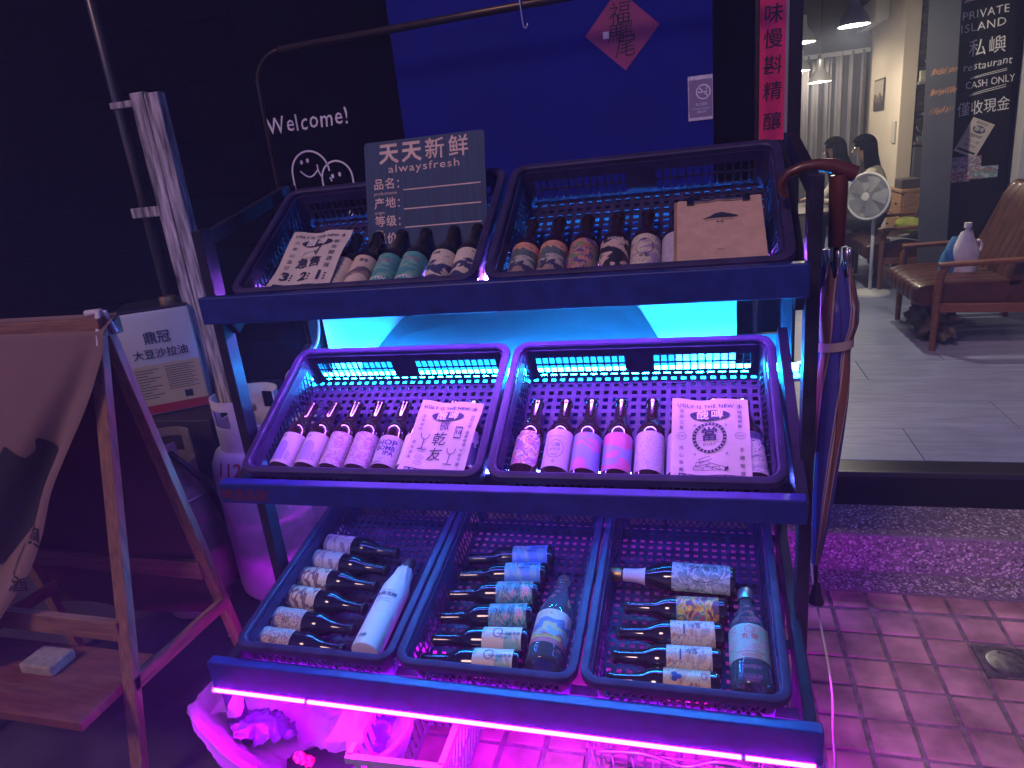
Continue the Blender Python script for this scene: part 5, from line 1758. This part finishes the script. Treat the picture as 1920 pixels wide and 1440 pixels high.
# ================================================================== UMBRELLA hooked on the right-hand post
um = thing('umbrella', 'folded blue and brown umbrella with wooden crook handle hanging on the rack', 'umbrella', (.70, .20, 0))
crook_m = mat('polished_crook', (.095, .028, .016), .32, var=.3, vs_=14, coat=.15)
pts = [(-.092, 0, 1.303), (-.101, 0, 1.318), (-.101, 0, 1.332), (-.090, 0, 1.346), (-.066, 0, 1.3545), (-.036, 0, 1.3565), (-.012, 0, 1.352), (.008, 0, 1.342), (.026, 0, 1.334)]
m = MB(); m.tube(pts, [.006, .0075, .0085, .0095, .0105, .012, .0135, .0145, .0150], 14); m.build('crook', crook_m, um, True, 60)
m = MB(); m.tube([(-.002, 0, 1.335), (-.002, 0, 1.318), (-.001, 0, 1.205)], [.015, .0165, .0155], 14); m.build('grip', crook_m, um, True, 60)
m = MB(); m.tube([(-.001, 0, 1.21), (.0, 0, 1.13)], .006, 10); m.build('shaft', cap_black, um, True)
tipm = mat('rib_tip_metal', (.55, .52, .58), .2, .9)
for k in range(8):
    a = 2 * pi * k / 8
    m = MB(); m.tube([(.0 + .028 * cos(a), .020 * sin(a), 1.135), (.0 + .022 * cos(a), .016 * sin(a), 1.185), (.0 + .0225 * cos(a), .0165 * sin(a), 1.200)], [.0028, .0030, .0038], 6)
    m.build('rib_tip', tipm, um, True)
prof_u = [(1.160, .026, .0), (1.13, .034, .0), (1.09, .040, .002), (1.05, .039, .004), (1.015, .031, .003), (.99, .030, .002), (.95, .034, .0), (.90, .035, -.002), (.83, .033, -.005), (.76, .030, -.008), (.68, .026, -.011), (.60, .020, -.013), (.54, .013, -.015), (.505, .008, -.015)]
def fum(u, v):
    k = v * (len(prof_u) - 1)
    i = min(int(k), len(prof_u) - 2)
    q = k - i
    z = prof_u[i][0] * (1 - q) + prof_u[i + 1][0] * q
    r = prof_u[i][1] * (1 - q) + prof_u[i + 1][1] * q
    cx = prof_u[i][2] * (1 - q) + prof_u[i + 1][2] * q
    tw = u * 2 * pi + v * .7
    saw = ((u * 8 + .0) % 1)
    rr = r * (.90 + .20 * saw)
    if v < .14:
        z += .014 * sin(u * 2 * pi * 8)
    return (cx + rr * cos(tw), rr * .78 * sin(tw), z)
umb_m = bpy.data.materials.new('umbrella_cloth'); umb_m.use_nodes = True
nt = umb_m.node_tree; bs_ = nt.nodes['Principled BSDF']; bs_.inputs['Roughness'].default_value = .5
uvn = nt.nodes.new('ShaderNodeTexCoord'); sx_ = nt.nodes.new('ShaderNodeSeparateXYZ'); nt.links.new(uvn.outputs['UV'], sx_.inputs[0])
ml_ = nt.nodes.new('ShaderNodeMath'); ml_.operation = 'MULTIPLY_ADD'; nt.links.new(sx_.outputs['X'], ml_.inputs[0]); ml_.inputs[1].default_value = 4.0; nt.links.new(sx_.outputs['Y'], ml_.inputs[2])
fr = nt.nodes.new('ShaderNodeMath'); fr.operation = 'FRACT'; nt.links.new(ml_.outputs[0], fr.inputs[0])
rp = nt.nodes.new('ShaderNodeValToRGB'); rp.color_ramp.interpolation = 'CONSTANT'
for pos_, c_ in ((0, (.045, .045, .24)), (.46, (.42, .30, .24)), (.50, (.05, .05, .22)), (.53, (.42, .30, .24)), (.60, (.20, .085, .05)), (.90, (.42, .30, .24)), (.95, (.03, .03, .10))):
    if pos_ == 0: rp.color_ramp.elements[0].color = (*c_, 1)
    elif pos_ == .95: rp.color_ramp.elements[-1].position = pos_; rp.color_ramp.elements[-1].color = (*c_, 1)
    else:
        e_ = rp.color_ramp.elements.new(pos_); e_.color = (*c_, 1)
nt.links.new(fr.outputs[0], rp.inputs[0]); nt.links.new(rp.outputs[0], bs_.inputs['Base Color'])
m = MB(); NU, NV = 96, 40
m.grid(fum, NU, NV)
me = m.mesh('canopy', umb_m, True)
ul = me.uv_layers.new(name='UVMap')
for lo in me.loops:
    vi = lo.vertex_index
    ul.data[lo.index].uv = ((vi % (NU + 1)) / NU, (vi // (NU + 1)) / NV)
place('canopy', me, um)
m = MB(); m.grid(lambda u, v: (.003 + .0350 * cos(u * 2 * pi), .0285 * sin(u * 2 * pi), 1.003 + .018 * v + .004 * cos(u * 2 * pi)), 32, 2, True); m.build('strap', mat('pale_strap', (.42, .32, .27), .6), um, True)
m = MB(); m.tube([(-.015, 0, .51), (-.012, 0, .44)], .0045, 8); m.build('ferrule', cap_black, um, True)
m = MB(); m.lathe([(.004, .052), (.007, .045), (.012, .018), (.0175, .004), (.0175, 0), (.0, -.001)], 20, Matrix.Translation((-.011, 0, .405))); m.build('tip_cup', mat('black_rubber', (.015, .015, .016), .5), um, True, 40)

# mains cable hanging at the right of the rack
cb_ = MB()
cpts = [(.69, .385, .60), (.692, .37, .53), (.695, .30, .41), (.70, .20, .35), (.706, .11, .30), (.709, .07, .25), (.708, .05, .20), (.703, .0, .19), (.695, -.06, .205), (.672, -.13, .24), (.65, -.175, .30)]
def smooth(pts, n=6):
    P = [Vector(p) for p in pts]
    out = []
    for i in range(len(P) - 1):
        p0, p1, p2, p3 = P[max(i - 1, 0)], P[i], P[i + 1], P[min(i + 2, len(P) - 1)]
        for k in range(n):
            t = k / n
            out.append(.5 * ((2 * p1) + (p2 - p0) * t + (2 * p0 - 5 * p1 + 4 * p2 - p3) * t * t + (3 * p1 - p0 - 3 * p2 + p3) * t ** 3))
    out.append(P[-1])
    return out
white_cable = mat('cream_cable', (.55, .50, .42), .5)
cb_.tube(smooth(cpts), .0027, 6)
tag(cb_.build('power_cable', white_cable, None, True), 'thin pale cable hanging down the right side of the rack', 'cable')
c2 = MB(); c2.tube(smooth([(-.60, .46, 1.14), (-.597, .45, 1.09), (-.590, .44, 1.04), (-.600, .43, .99), (-.632, .42, .95), (-.652, .43, .91), (-.655, .437, .885)]), .0035, 6)
tag(c2.build('power_cable', white_cable, None, True), 'pale cable dropping to the cyan strip at the left', 'cable')
c3 = MB(); c3.tube(smooth([(-.655, -.19, .335), (-.70, -.10, .30), (-.76, .02, .20), (-.83, .12, .13), (-.95, .25, .06), (-1.1, .35, .01)]), .003, 6)
tag(c3.build('power_cable', white_cable, None, True), 'pale cable running from the bottom strip to the floor at left', 'cable')

# ================================================================== LEFT SIDE: A-frame with canvas banner
af = thing('a_frame_stand', 'wooden A-frame stand holding the canvas banner at left', 'A-frame stand', (0, 0, 0))
APX = Vector((-.925, .045, 1.165))
def leg(x, yf, zf, yo=0):
    m = MB(); m.bar((x, APX.y + yo, APX.z - .02), (x, yf, zf), .022, .038, up=(1, 0, 0), bev=.002)
    return m.build('leg', pine, af)
for x in (-.935, -1.62):
    leg(x, -.222, .0); leg(x - .001, .235, .0, .02)
m = MB(); m.bar((-1.63, .03, 1.15), (-.90, .03, 1.15), .022, .045, bev=.002); m.build('top_rail', pine_x, af)
m = MB(); m.bar((-1.63, .075, 1.145), (-.90, .075, 1.145), .020, .040, bev=.002); m.build('top_rail', pine_x, af)
m = MB(); m.bar((-1.62, -.128, .428), (-.947, -.128, .418), .020, .055, bev=.002); m.build('stretcher', pine_x, af)
m = MB(); m.bar((-1.62, .165, .41), (-.947, .165, .40), .020, .055, bev=.002); m.build('stretcher', pine_x, af)
for x in (-.950, -1.60):
    m = MB(); m.bar((x + .026, -.165, .285), (x + .026, .20, .275), .016, .038, bev=.002); m.build('tie', pine_y, af)
m = MB(); m.box(-1.60, -.955, -.292, -.055, .262, .288, bev=.003); sb = m.build('shelf', mat('red_brown_board', (.17, .06, .04), .6, var=.35, vs_=8, stretch=(1.5, 12, 1), bump=.2), af)
m = MB(); m.grid(lambda a, b: (-1.60 + .655 * a, .215 - .165 * b * 1.02 + .012 * sin(a * 9), .20 + .93 * b), 30, 10)
m.build('back_cloth', mat('dark_red_cloth', (.10, .035, .035), .85, var=.3, vs_=6), af, True)
bk = MB(); bk.box(-1.27, -1.165, -.175, -.10, .289, .318, bev=.004)
tag(bk.build('brick', mat('pale_brick', (.30, .25, .18), .8, var=.3, vs_=60, bump=.5, bs=150)), 'worn pale block lying on the A-frame shelf', 'block')

# canvas banner clipped over the frame
cv = thing('canvas_banner', 'tan canvas banner with black mountain print hanging on the A-frame', 'banner', (0, 0, 0))
canvas = mat('tan_canvas', (.19, .115, .105), .9, var=.12, vs_=5, bump=.35, bs=260)
# right edge of the cloth in (x, z)
EDGE = [(1.178, -.888), (1.143, -.886), (1.095, -.890), (1.01, -.930), (.935, -.970), (.795, -1.045), (.676, -1.100), (.58, -1.155), (.48, -1.238), (.39, -1.323), (.30, -1.42)]
def edge_x(z):
    for (z0, x0), (z1, x1) in zip(EDGE, EDGE[1:]):
        if z1 <= z <= z0:
            return x0 + (x1 - x0) * (z0 - z) / (z0 - z1)
    return EDGE[-1][1]
def canv(x, z, lift=0.0):
    y = .020 - (1.16 - z) * .2414
    ex = edge_x(z)
    d = ex - x                               # distance in from the right edge
    drop = 1.16 - z
    # a deep diagonal fold running from the clip down to the lower left
    fold = d - (.035 + drop * .16)
    wid = .025 + drop * .11
    y += .055 * min(1, drop * 3.2) * math.exp(-(fold / wid) ** 2)
    y -= .050 * min(1, drop * 2.6) * math.exp(-((d - .02 - drop * .02) / (.035 + drop * .05)) ** 2)
    y -= .030 * drop * (1 - math.exp(-d / .22)) + .006 * sin(x * 17 + z * 8) * min(1, drop * 4)
    if z > 1.145:
        y += (z - 1.145) * 1.4
    return (x, y - lift, z)
m = MB()
m.grid(lambda a, b: (lambda z: canv(-1.75 + (edge_x(z) + 1.75) * a ** .7, z))(1.176 - .876 * b), 90, 80)
m.build('cloth', canvas, cv, True)
# printed mountain and characters
mt = MB()
def mtop(x):
    P = [(-1.60, .70), (-1.40, .80), (-1.265, .835), (-1.225, .880), (-1.175, .845), (-1.145, .862), (-1.128, .902), (-1.108, .880), (-1.092, .852), (-1.080, .810)]
    for (x0, a), (x1, b) in zip(P, P[1:]):
        if x0 <= x <= x1:
            return a + (b - a) * (x - x0) / (x1 - x0)
    return P[-1][1]
def mfun(a, b):
    x = -1.60 + .52 * a
    hi = mtop(x)
    lo = .56 + .22 * max(0, (x + 1.32) / .24) if x > -1.32 else .56
    lo = min(lo, hi - .002)
    return canv(x, lo + (hi - lo) * b, .0018)
mt.grid(mfun, 60, 16)
mt.build('mountain_print', mat('canvas_black_print', (.012, .012, .016), .85, var=.3), cv, True)
for ch, u, v, z_ in (('嶼', -1.135, .675, .060), ('島', -1.215, .600, .050), ('酒', -1.185, .555, .044)):
    ik = Ink(); ik.text(ch, u, v, z_, bold=.006, rot=-.25)
    ik.build('character', mat('canvas_ink', (.015, .015, .02), .85), cv, lambda u, v: canv(u, v, .0030))
pg = thing('clothes_peg', 'pale plastic peg clipping the canvas to the A-frame', 'peg', (-.905, .032, 1.165))
peg_m = mat('peg_plastic', (.55, .50, .55), .45)
m = MB(); m.bar((0, -.022, -.055), (-.004, .004, .022), .012, .008, bev=.002); m.build('jaw', peg_m, pg)
m = MB(); m.bar((.004, .030, -.035), (.004, .014, .022), .012, .008, bev=.002); m.build('jaw', peg_m, pg)
m = MB(); m.tube([(-.042, .006, .018), (.0, .010, .020)], .008, 10); m.build('spring', peg_m, pg, True)

# oil tin on a dark cabinet
cbn = MB(); cbn.box(-1.75, -1.235, .66, 1.12, 0, .665, bev=.006)
tag(cbn.build('cabinet', mat('dark_cabinet', (.020, .018, .022), .6, var=.3), None), 'low dark cabinet under the oil tin', 'cabinet')
ot = thing('oil_tin', 'square white oil tin with vegetable print standing behind the gas cylinders', 'oil tin', (-1.508, .84, .667), (0, 0, radians(34)))
tin_w = mat('tin_white', (.55, .52, .52), .3, .1, coat=.3, var=.06, vs_=6)
tin_y = mat('tin_cream_band', (.55, .42, .25), .35, coat=.2)
tin_r = mat('tin_red_band', (.38, .04, .05), .35, coat=.2)
m = MB(); m.box(-.125, .125, -.125, .125, .0, .385, bev=.012); m.build('can', tin_w, ot, True, 40)
m = MB(); m.box(-.1215, .1215, -.1215, .1215, .383, .392, bev=.003); tl = m.build('lid', mat('tin_lid_dark', (.05, .045, .06), .35, .6), ot)
m = MB(); m.lathe([(0, .418), (.028, .417), (.03, .41), (.03, .392)], 20, Matrix.Translation((.055, -.045, 0))); m.build('spout_cap', cap_gold, ot, True, 40)
def tin_face(face):
    if face == 0:
        return lambda u, v: (u, -.1262, v)
    return lambda u, v: (-.1262, -u, v)
for face in (0, 1):
    f = tin_face(face)
    ik = Ink(); ik.rect(-.118, .118, .04, .19); ik.build('cream_band', tin_y, ot, f)
    ik = Ink(); ik.rect(-.118, .118, .008, .04); ik.build('red_band', tin_r, ot, f)
f = lambda u, v: (u, -.1270, v)
ik = Ink(); ik.text('鼎冠', .0, .285, .048, bold=.008, sx=.95); ik.text('大豆沙拉油', .0, .228, .037, bold=.008)
for k in range(11):
    ik.rect(-.100, -.02 - .02 * (k % 3), .172 - k * .0105, .1745 - k * .0105)
    ik.rect(.0, .10 - .015 * (k % 2), .176 - k * .0085, .1780 - k * .0085)
ik.rect(.045, .072, .052, .078)
ik.build('lettering', ink_dark, ot, f)
f2 = lambda u, v: (-.1270, -u, v)
ik = Ink(); ik.text('鼎', .0, .285, .05, bold=.008); ik.build('lettering', ink_dark, ot, f2)
ik = Ink()
for u, v, r_ in ((-.03, .175, .032), (.0, .20, .026), (-.065, .19, .024), (.03, .18, .02)):
    ik.ellipse(u, v, r_, r_ * .9, 18, wob=.12)
ik.build('vegetable_print', ink_green, ot, f2)
ik = Ink(); ik.ellipse(.06, .165, .028, .026, 18); ik.ellipse(.08, .185, .02, .02, 18); ik.build('tomato_print', ink_red, ot, lambda u, v: (-.1275, -u, v))

# gas cylinders
grey_cyl = mat('cylinder_paint', (.55, .52, .55), .5, var=.25, vs_=12, bump=.25, bs=60)
grey_cyl2 = mat('cylinder_paint_olive', (.22, .19, .15), .5, var=.3, vs_=12, bump=.25, bs=60)
valve_m = mat('brass_valve', (.30, .20, .08), .4, .8)
def cylinder(label, x, y, r, h, m_, ang, hose=False, s=1.0):
    t = thing('gas_cylinder', label, 'gas cylinder', (x, y, 0), (0, 0, ang), group='gas cylinders left of the rack')
    m = MB(); m.lathe([(r * .70, .0), (r * .72, .06), (r * .86, .062), (r * .97, .085), (r, .12), (r, h - .10), (r * .975, h - .065), (r * .86, h - .03), (r * .6, h - .005), (r * .2, h + .006), (0, h + .007)], 40)
    m.lathe([(r * 1.004, h * .5 - .004), (r * 1.012, h * .5), (r * 1.004, h * .5 + .004)], 40)
    m.build('vessel', m_, t, True, 50)
    # collar with two hand openings
    m = MB(); R_ = r * .70
    us = [i * 2 * pi / 48 for i in range(49)]
    zs = [h - .02, h + .065, h + .125, h + .155]
    hole = lambda i, j: not (j == 1 and (i % 24) in range(3, 10)) and not (j == 2 and (i % 24) in range(14, 22)) and not (j in (1,) and (i % 24) in range(14, 22))
    b = MB(); b.panel(us, zs, lambda i, j: hole(i, j), .005)
    b.v = [((R_ + p[2]) * cos(p[0]), (R_ + p[2]) * sin(p[0]), p[1]) for p in b.v]
    b.build('collar', m_, t, True, 40)
    m = MB(); m.lathe([(.012, h), (.014, h + .05), (.02, h + .055), (.02, h + .075), (.008, h + .078), (.03, h + .09), (.03, h + .105), (0, h + .106)], 16); m.build('valve', valve_m, t, True, 40)
    return t
cy1 = cylinder('pale gas cylinder marked 112 standing just left of the rack', -1.02, .60, .150, .632, grey_cyl, radians(200))
_s = Ink(); _s.text('112', 0, .566, .060, bold=.02, sx=1.1, space=1.05); _s.text('公', .105, .570, .034, bold=.02)
_me = bpy.data.meshes.new('stencil')
def dome(u, v):
    # painted on the shoulder of the cylinder, following its curve
    P_ = [(.150, 0), (.150, .532), (.14625, .567), (.129, .602), (.09, .627), (0, .64)]
    r = .150
    for (r0, z0), (r1, z1) in zip(P_, P_[1:]):
        if z0 <= v <= z1:
            r = r0 + (r1 - r0) * (v - z0) / (z1 - z0)
    a = radians(-93) + u / .150
    return (-1.02 + (r + .004) * cos(a), .60 + (r + .004) * sin(a), v + .002)
_me.from_pydata([dome(u, v) for u, v in _s.v], [], _s.f); _me.materials.append(mat('stencil_red', (.34, .05, .06), .7))
so = place('stencil', _me, cy1); so.matrix_parent_inverse = (Matrix.Translation((-1.02, .60, 0)) @ Matrix.Rotation(radians(200), 4, 'Z')).inverted()
cy2 = cylinder('olive gas cylinder behind the A-frame with hose on its valve', -1.345, .52, .145, .50, grey_cyl2, radians(60))
hs = MB(); hs.tube(smooth([(-1.345, .52, .60), (-1.30, .49, .635), (-1.23, .47, .60), (-1.19, .50, .52), (-1.20, .56, .40), (-1.24, .62, .25), (-1.30, .70, .05)]), .011, 10)
tag(hs.build('gas_hose', mat('black_hose', (.012, .012, .014), .4), None, True), 'black rubber hose from the valve of the olive cylinder', 'hose')
hn = MB(); hn.tube([(-1.345 + .148 * cos(a), .52 + .148 * sin(a), .455) for a in [radians(-75 + i * 7) for i in range(14)]], .006, 8)
hn.build('rim_wire', cap_silver, cy2, True).matrix_parent_inverse = (Matrix.Translation((-1.345, .52, 0)) @ Matrix.Rotation(radians(60), 4, 'Z')).inverted()
# bluish plastic canister behind the left post
cn = thing('canister', 'pale plastic canister with a loop handle behind the rack post', 'canister', (-.86, .70, 0), (0, 0, radians(-20)))
can_m = mat('canister_plastic', (.45, .45, .52), .45, var=.1)
m = MB(); m.box(-.10, .10, -.07, .07, 0, .68, bev=.03); m.build('body', can_m, cn, True, 40)
m = MB(); m.tube(smooth([(-.075, 0, .67), (-.07, 0, .78), (-.03, 0, .82), (.05, 0, .815), (.075, 0, .76), (.07, 0, .67)]), .014, 10); m.build('handle', can_m, cn, True)

# ================================================================== UNDER THE RACK: bag, baskets
film = bpy.data.materials.new('bag_film'); film.use_nodes = True
nt = film.node_tree; b = nt.nodes['Principled BSDF']
b.inputs['Base Color'].default_value = (.42, .41, .45, 1); b.inputs['Roughness'].default_value = .32
tr = nt.nodes.new('ShaderNodeBsdfTranslucent'); tr.inputs[0].default_value = (.40, .39, .43, 1)
mx = nt.nodes.new('ShaderNodeMixShader'); mx.inputs[0].default_value = .5
nt.links.new(b.outputs[0], mx.inputs[1]); nt.links.new(tr.outputs[0], mx.inputs[2]); tp = nt.nodes.new('ShaderNodeBsdfTransparent'); mx2 = nt.nodes.new('ShaderNodeMixShader'); mx2.inputs[0].default_value = .42
nt.links.new(mx.outputs[0], mx2.inputs[1]); nt.links.new(tp.outputs[0], mx2.inputs[2]); nt.links.new(mx2.outputs[0], nt.nodes['Material Output'].inputs[0])
nz = nt.nodes.new('ShaderNodeTexNoise'); nz.inputs['Scale'].default_value = 34; nz.inputs['Detail'].default_value = 5; nz.inputs['Distortion'].default_value = 2.5
tcn = nt.nodes.new('ShaderNodeTexCoord'); nt.links.new(tcn.outputs['Object'], nz.inputs['Vector'])
bp = nt.nodes.new('ShaderNodeBump'); bp.inputs['Strength'].default_value = .8; bp.inputs['Distance'].default_value = .008
nt.links.new(nz.outputs['Fac'], bp.inputs['Height']); nt.links.new(bp.outputs[0], b.inputs['Normal']); nt.links.new(bp.outputs[0], tr.inputs['Normal'])

from mathutils import noise as mnoise
bag = thing('rubbish_bag', 'crumpled translucent white carrier bag of rubbish under the rack', 'plastic bag', (-.465, -.125, 0))
def crumple(p, k):
    q = Vector(p) * k
    a = 1 - abs(mnoise.noise(q)) * 2
    b_ = 1 - abs(mnoise.noise(q * 2.3 + Vector((7, 3, 1)))) * 2
    return a * .65 + b_ * .35
def fbag(u, v):
    a = u * 2 * pi
    ca, sa = cos(a), sin(a)
    lip = .245 + .026 * sin(a * 2 + .6) + .012 * sin(a * 5 + 1.3) + .006 * sin(a * 9)
    if v < .52:
        t = v / .52
        rx, ry, z, w_ = .15 + .125 * t ** .6, .10 + .075 * t ** .7, .015 + (lip - .02) * t, .013
    elif v < .60:
        t = (v - .52) / .08
        rx, ry, z, w_ = .275 - .006 * t, .175 - .006 * t, lip + .006 * sin(pi * t), .009
    else:
        t = (v - .60) / .40
        rx, ry, z, w_ = .269 - .185 * t ** .7, .169 - .115 * t ** .7, lip - (lip - .07) * t ** .55, .022
    p = Vector((rx * ca, ry * sa, z))
    c_ = crumple(p + Vector((0, 0, v * .3)), 15) - .3
    n_ = Vector((ca, sa * 1.2, .25)).normalized()
    p = p + n_ * c_ * w_ * (1 if v < .6 else -1)
    p.x -= .02 * max(0, -ca) ** 3
    return (p.x, p.y, max(.004, p.z))
m = MB(); m.grid(fbag, 150, 90, True); m.build('film', film, bag, True)
def strap(x0, y0, x1, y1, top, w, seed):
    def f(u, v):
        c_ = (crumple((u * .2 + seed, v * .5, seed), 9) - .3) * .014
        pinch = 1 - .55 * sin(pi * v)
        return (x0 + (x1 - x0) * v + (u - .5) * w * pinch + c_, y0 + (y1 - y0) * v + c_ * .8 + .012 * sin(u * 6 + v * 4), .235 + top * sin(pi * v) + c_ * .8 + (u - .5) * .02)
    return f
m = MB(); m.grid(strap(-.20, -.05, -.03, .03, .10, .10, 1.0), 24, 40); m.build('handle', film, bag, True)
m = MB(); m.grid(strap(.13, -.08, .20, .09, .075, .10, 4.0), 24, 40); m.build('handle', film, bag, True)
# rubbish showing in the mouth of the bag
for k, (x, y, z, a, mm, lb) in enumerate(((-.61, -.12, .16, .8, mat('dark_wrap', (.05, .05, .09), .3), 'dark wrapper in the mouth of the rubbish bag'), (-.30, -.10, .19, -.5, mat('purple_wrap', (.05, .04, .10), .35), 'violet packet at the right in the rubbish bag'),
                                           (-.47, -.17, .135, .2, mat('red_wrap', (.50, .05, .06), .4), 'small red packet in the rubbish bag'))):
    m = MB()
    q = Matrix.Translation((x, y, z)) @ Matrix.Rotation(a, 4, 'Z') @ Matrix.Rotation(.55, 4, 'Y')
    s_ = (.085, .055, .030) if k != 2 else (.026, .016, .008)
    def fp(u, v):
        X, Y = (u - .5) * 2, (v - .5) * 2
        c_ = crumple((X * .3 + k, Y * .3, k * .7), 6)
        return q @ Vector((s_[0] * X * (1 - .12 * Y * Y), s_[1] * Y * (1 - .15 * X * X), s_[2] * (c_ - .4) * .8 + s_[2] * (1 - X * X) * (1 - Y * Y)))
    m.grid(fp, 28, 22)
    tag(m.build('packet', mm, None, True), lb, 'packet')

# white slatted basket under the bag
bs2 = thing('slatted_basket', 'white slatted plastic basket beside the rubbish bag under the rack', 'basket', (-.195, -.06, 0), (0, 0, radians(2)))
bw = mat('white_basket_plastic', (.30, .28, .30), .5)
for s_, nm in ((1, 'side'), (-1, 'side')):
    m = MB()
    for k in range(13):
        y = -.16 + k * .0265
        m.bar((s_ * .070, y, .01), (s_ * .105, y + .0, .245), .013, .004, up=(1, 0, 0))
    m.bar((s_ * .105, -.175, .245), (s_ * .105, .175, .245), .014, .016); m.bar((s_ * .088, -.172, .125), (s_ * .088, .172, .125), .006, .014); m.bar((s_ * .073, -.165, .012), (s_ * .073, .165, .012), .006, .016)
    m.build('side', bw, bs2)
for s_ in (-1, 1):
    m = MB()
    for k in range(7):
        x = -.063 + k * .021
        m.bar((x, s_ * .155, .01), (x * 1.4, s_ * .178, .245), .013, .004, up=(0, 1, 0))
    m.bar((-.11, s_ * .178, .245), (.11, s_ * .178, .245), .014, .016); m.bar((-.09, s_ * .166, .125), (.09, s_ * .166, .125), .006, .014)
    m.build('end', bw, bs2)
# wire basket further right
wb = thing('wire_basket', 'low wire basket under the right end of the rack', 'basket', (.38, .03, 0))
wm = mat('basket_wire', (.35, .33, .36), .35, .8)
m = MB()
for k in range(9):
    x = -.16 + .04 * k
    m.tube([(x * 1.08, -.13, .21), (x, -.11, .01), (x, .11, .01), (x * 1.08, .13, .21)], .0022, 5)
for z_, q in ((.21, 1.08), (.14, 1.05), (.07, 1.02)):
    m.tube([(-.17 * q, -.12 * q, z_), (.17 * q, -.12 * q, z_), (.17 * q, .12 * q, z_), (-.17 * q, .12 * q, z_)], .0028, 5, closed=True)
for k in range(6):
    y = -.1 + .04 * k
    m.tube([(-.185, y * 1.08, .21), (-.17, y, .01), (.17, y, .01), (.185, y * 1.08, .21)], .0022, 5)
m.build('wires', wm, wb, True)
m = MB(); m.tube(smooth([(-.16, -.14, .215), (-.06, -.15, .235), (.02, -.15, .215), (.09, -.15, .24), (.17, -.14, .22)]), .004, 6); m.build('handle', wm, wb, True)

# ================================================================== haze volume added in place of lens glare round the strips
hz = MB(); hz.box(-13, 13, -13, 13, -1.2, 3.7)
haze_m = bpy.data.materials.new('glare_haze'); haze_m.use_nodes = True
nt = haze_m.node_tree
nt.nodes.remove(nt.nodes['Principled BSDF'])
pv = nt.nodes.new('ShaderNodeVolumePrincipled')
pv.inputs['Color'].default_value = (.62, .72, 1.0, 1)
pv.inputs['Density'].default_value = HAZE
pv.inputs['Anisotropy'].default_value = 0.0
nt.links.new(pv.outputs[0], nt.nodes['Material Output'].inputs['Volume'])
ho = hz.build('haze', haze_m)
ho['kind'] = 'stuff'
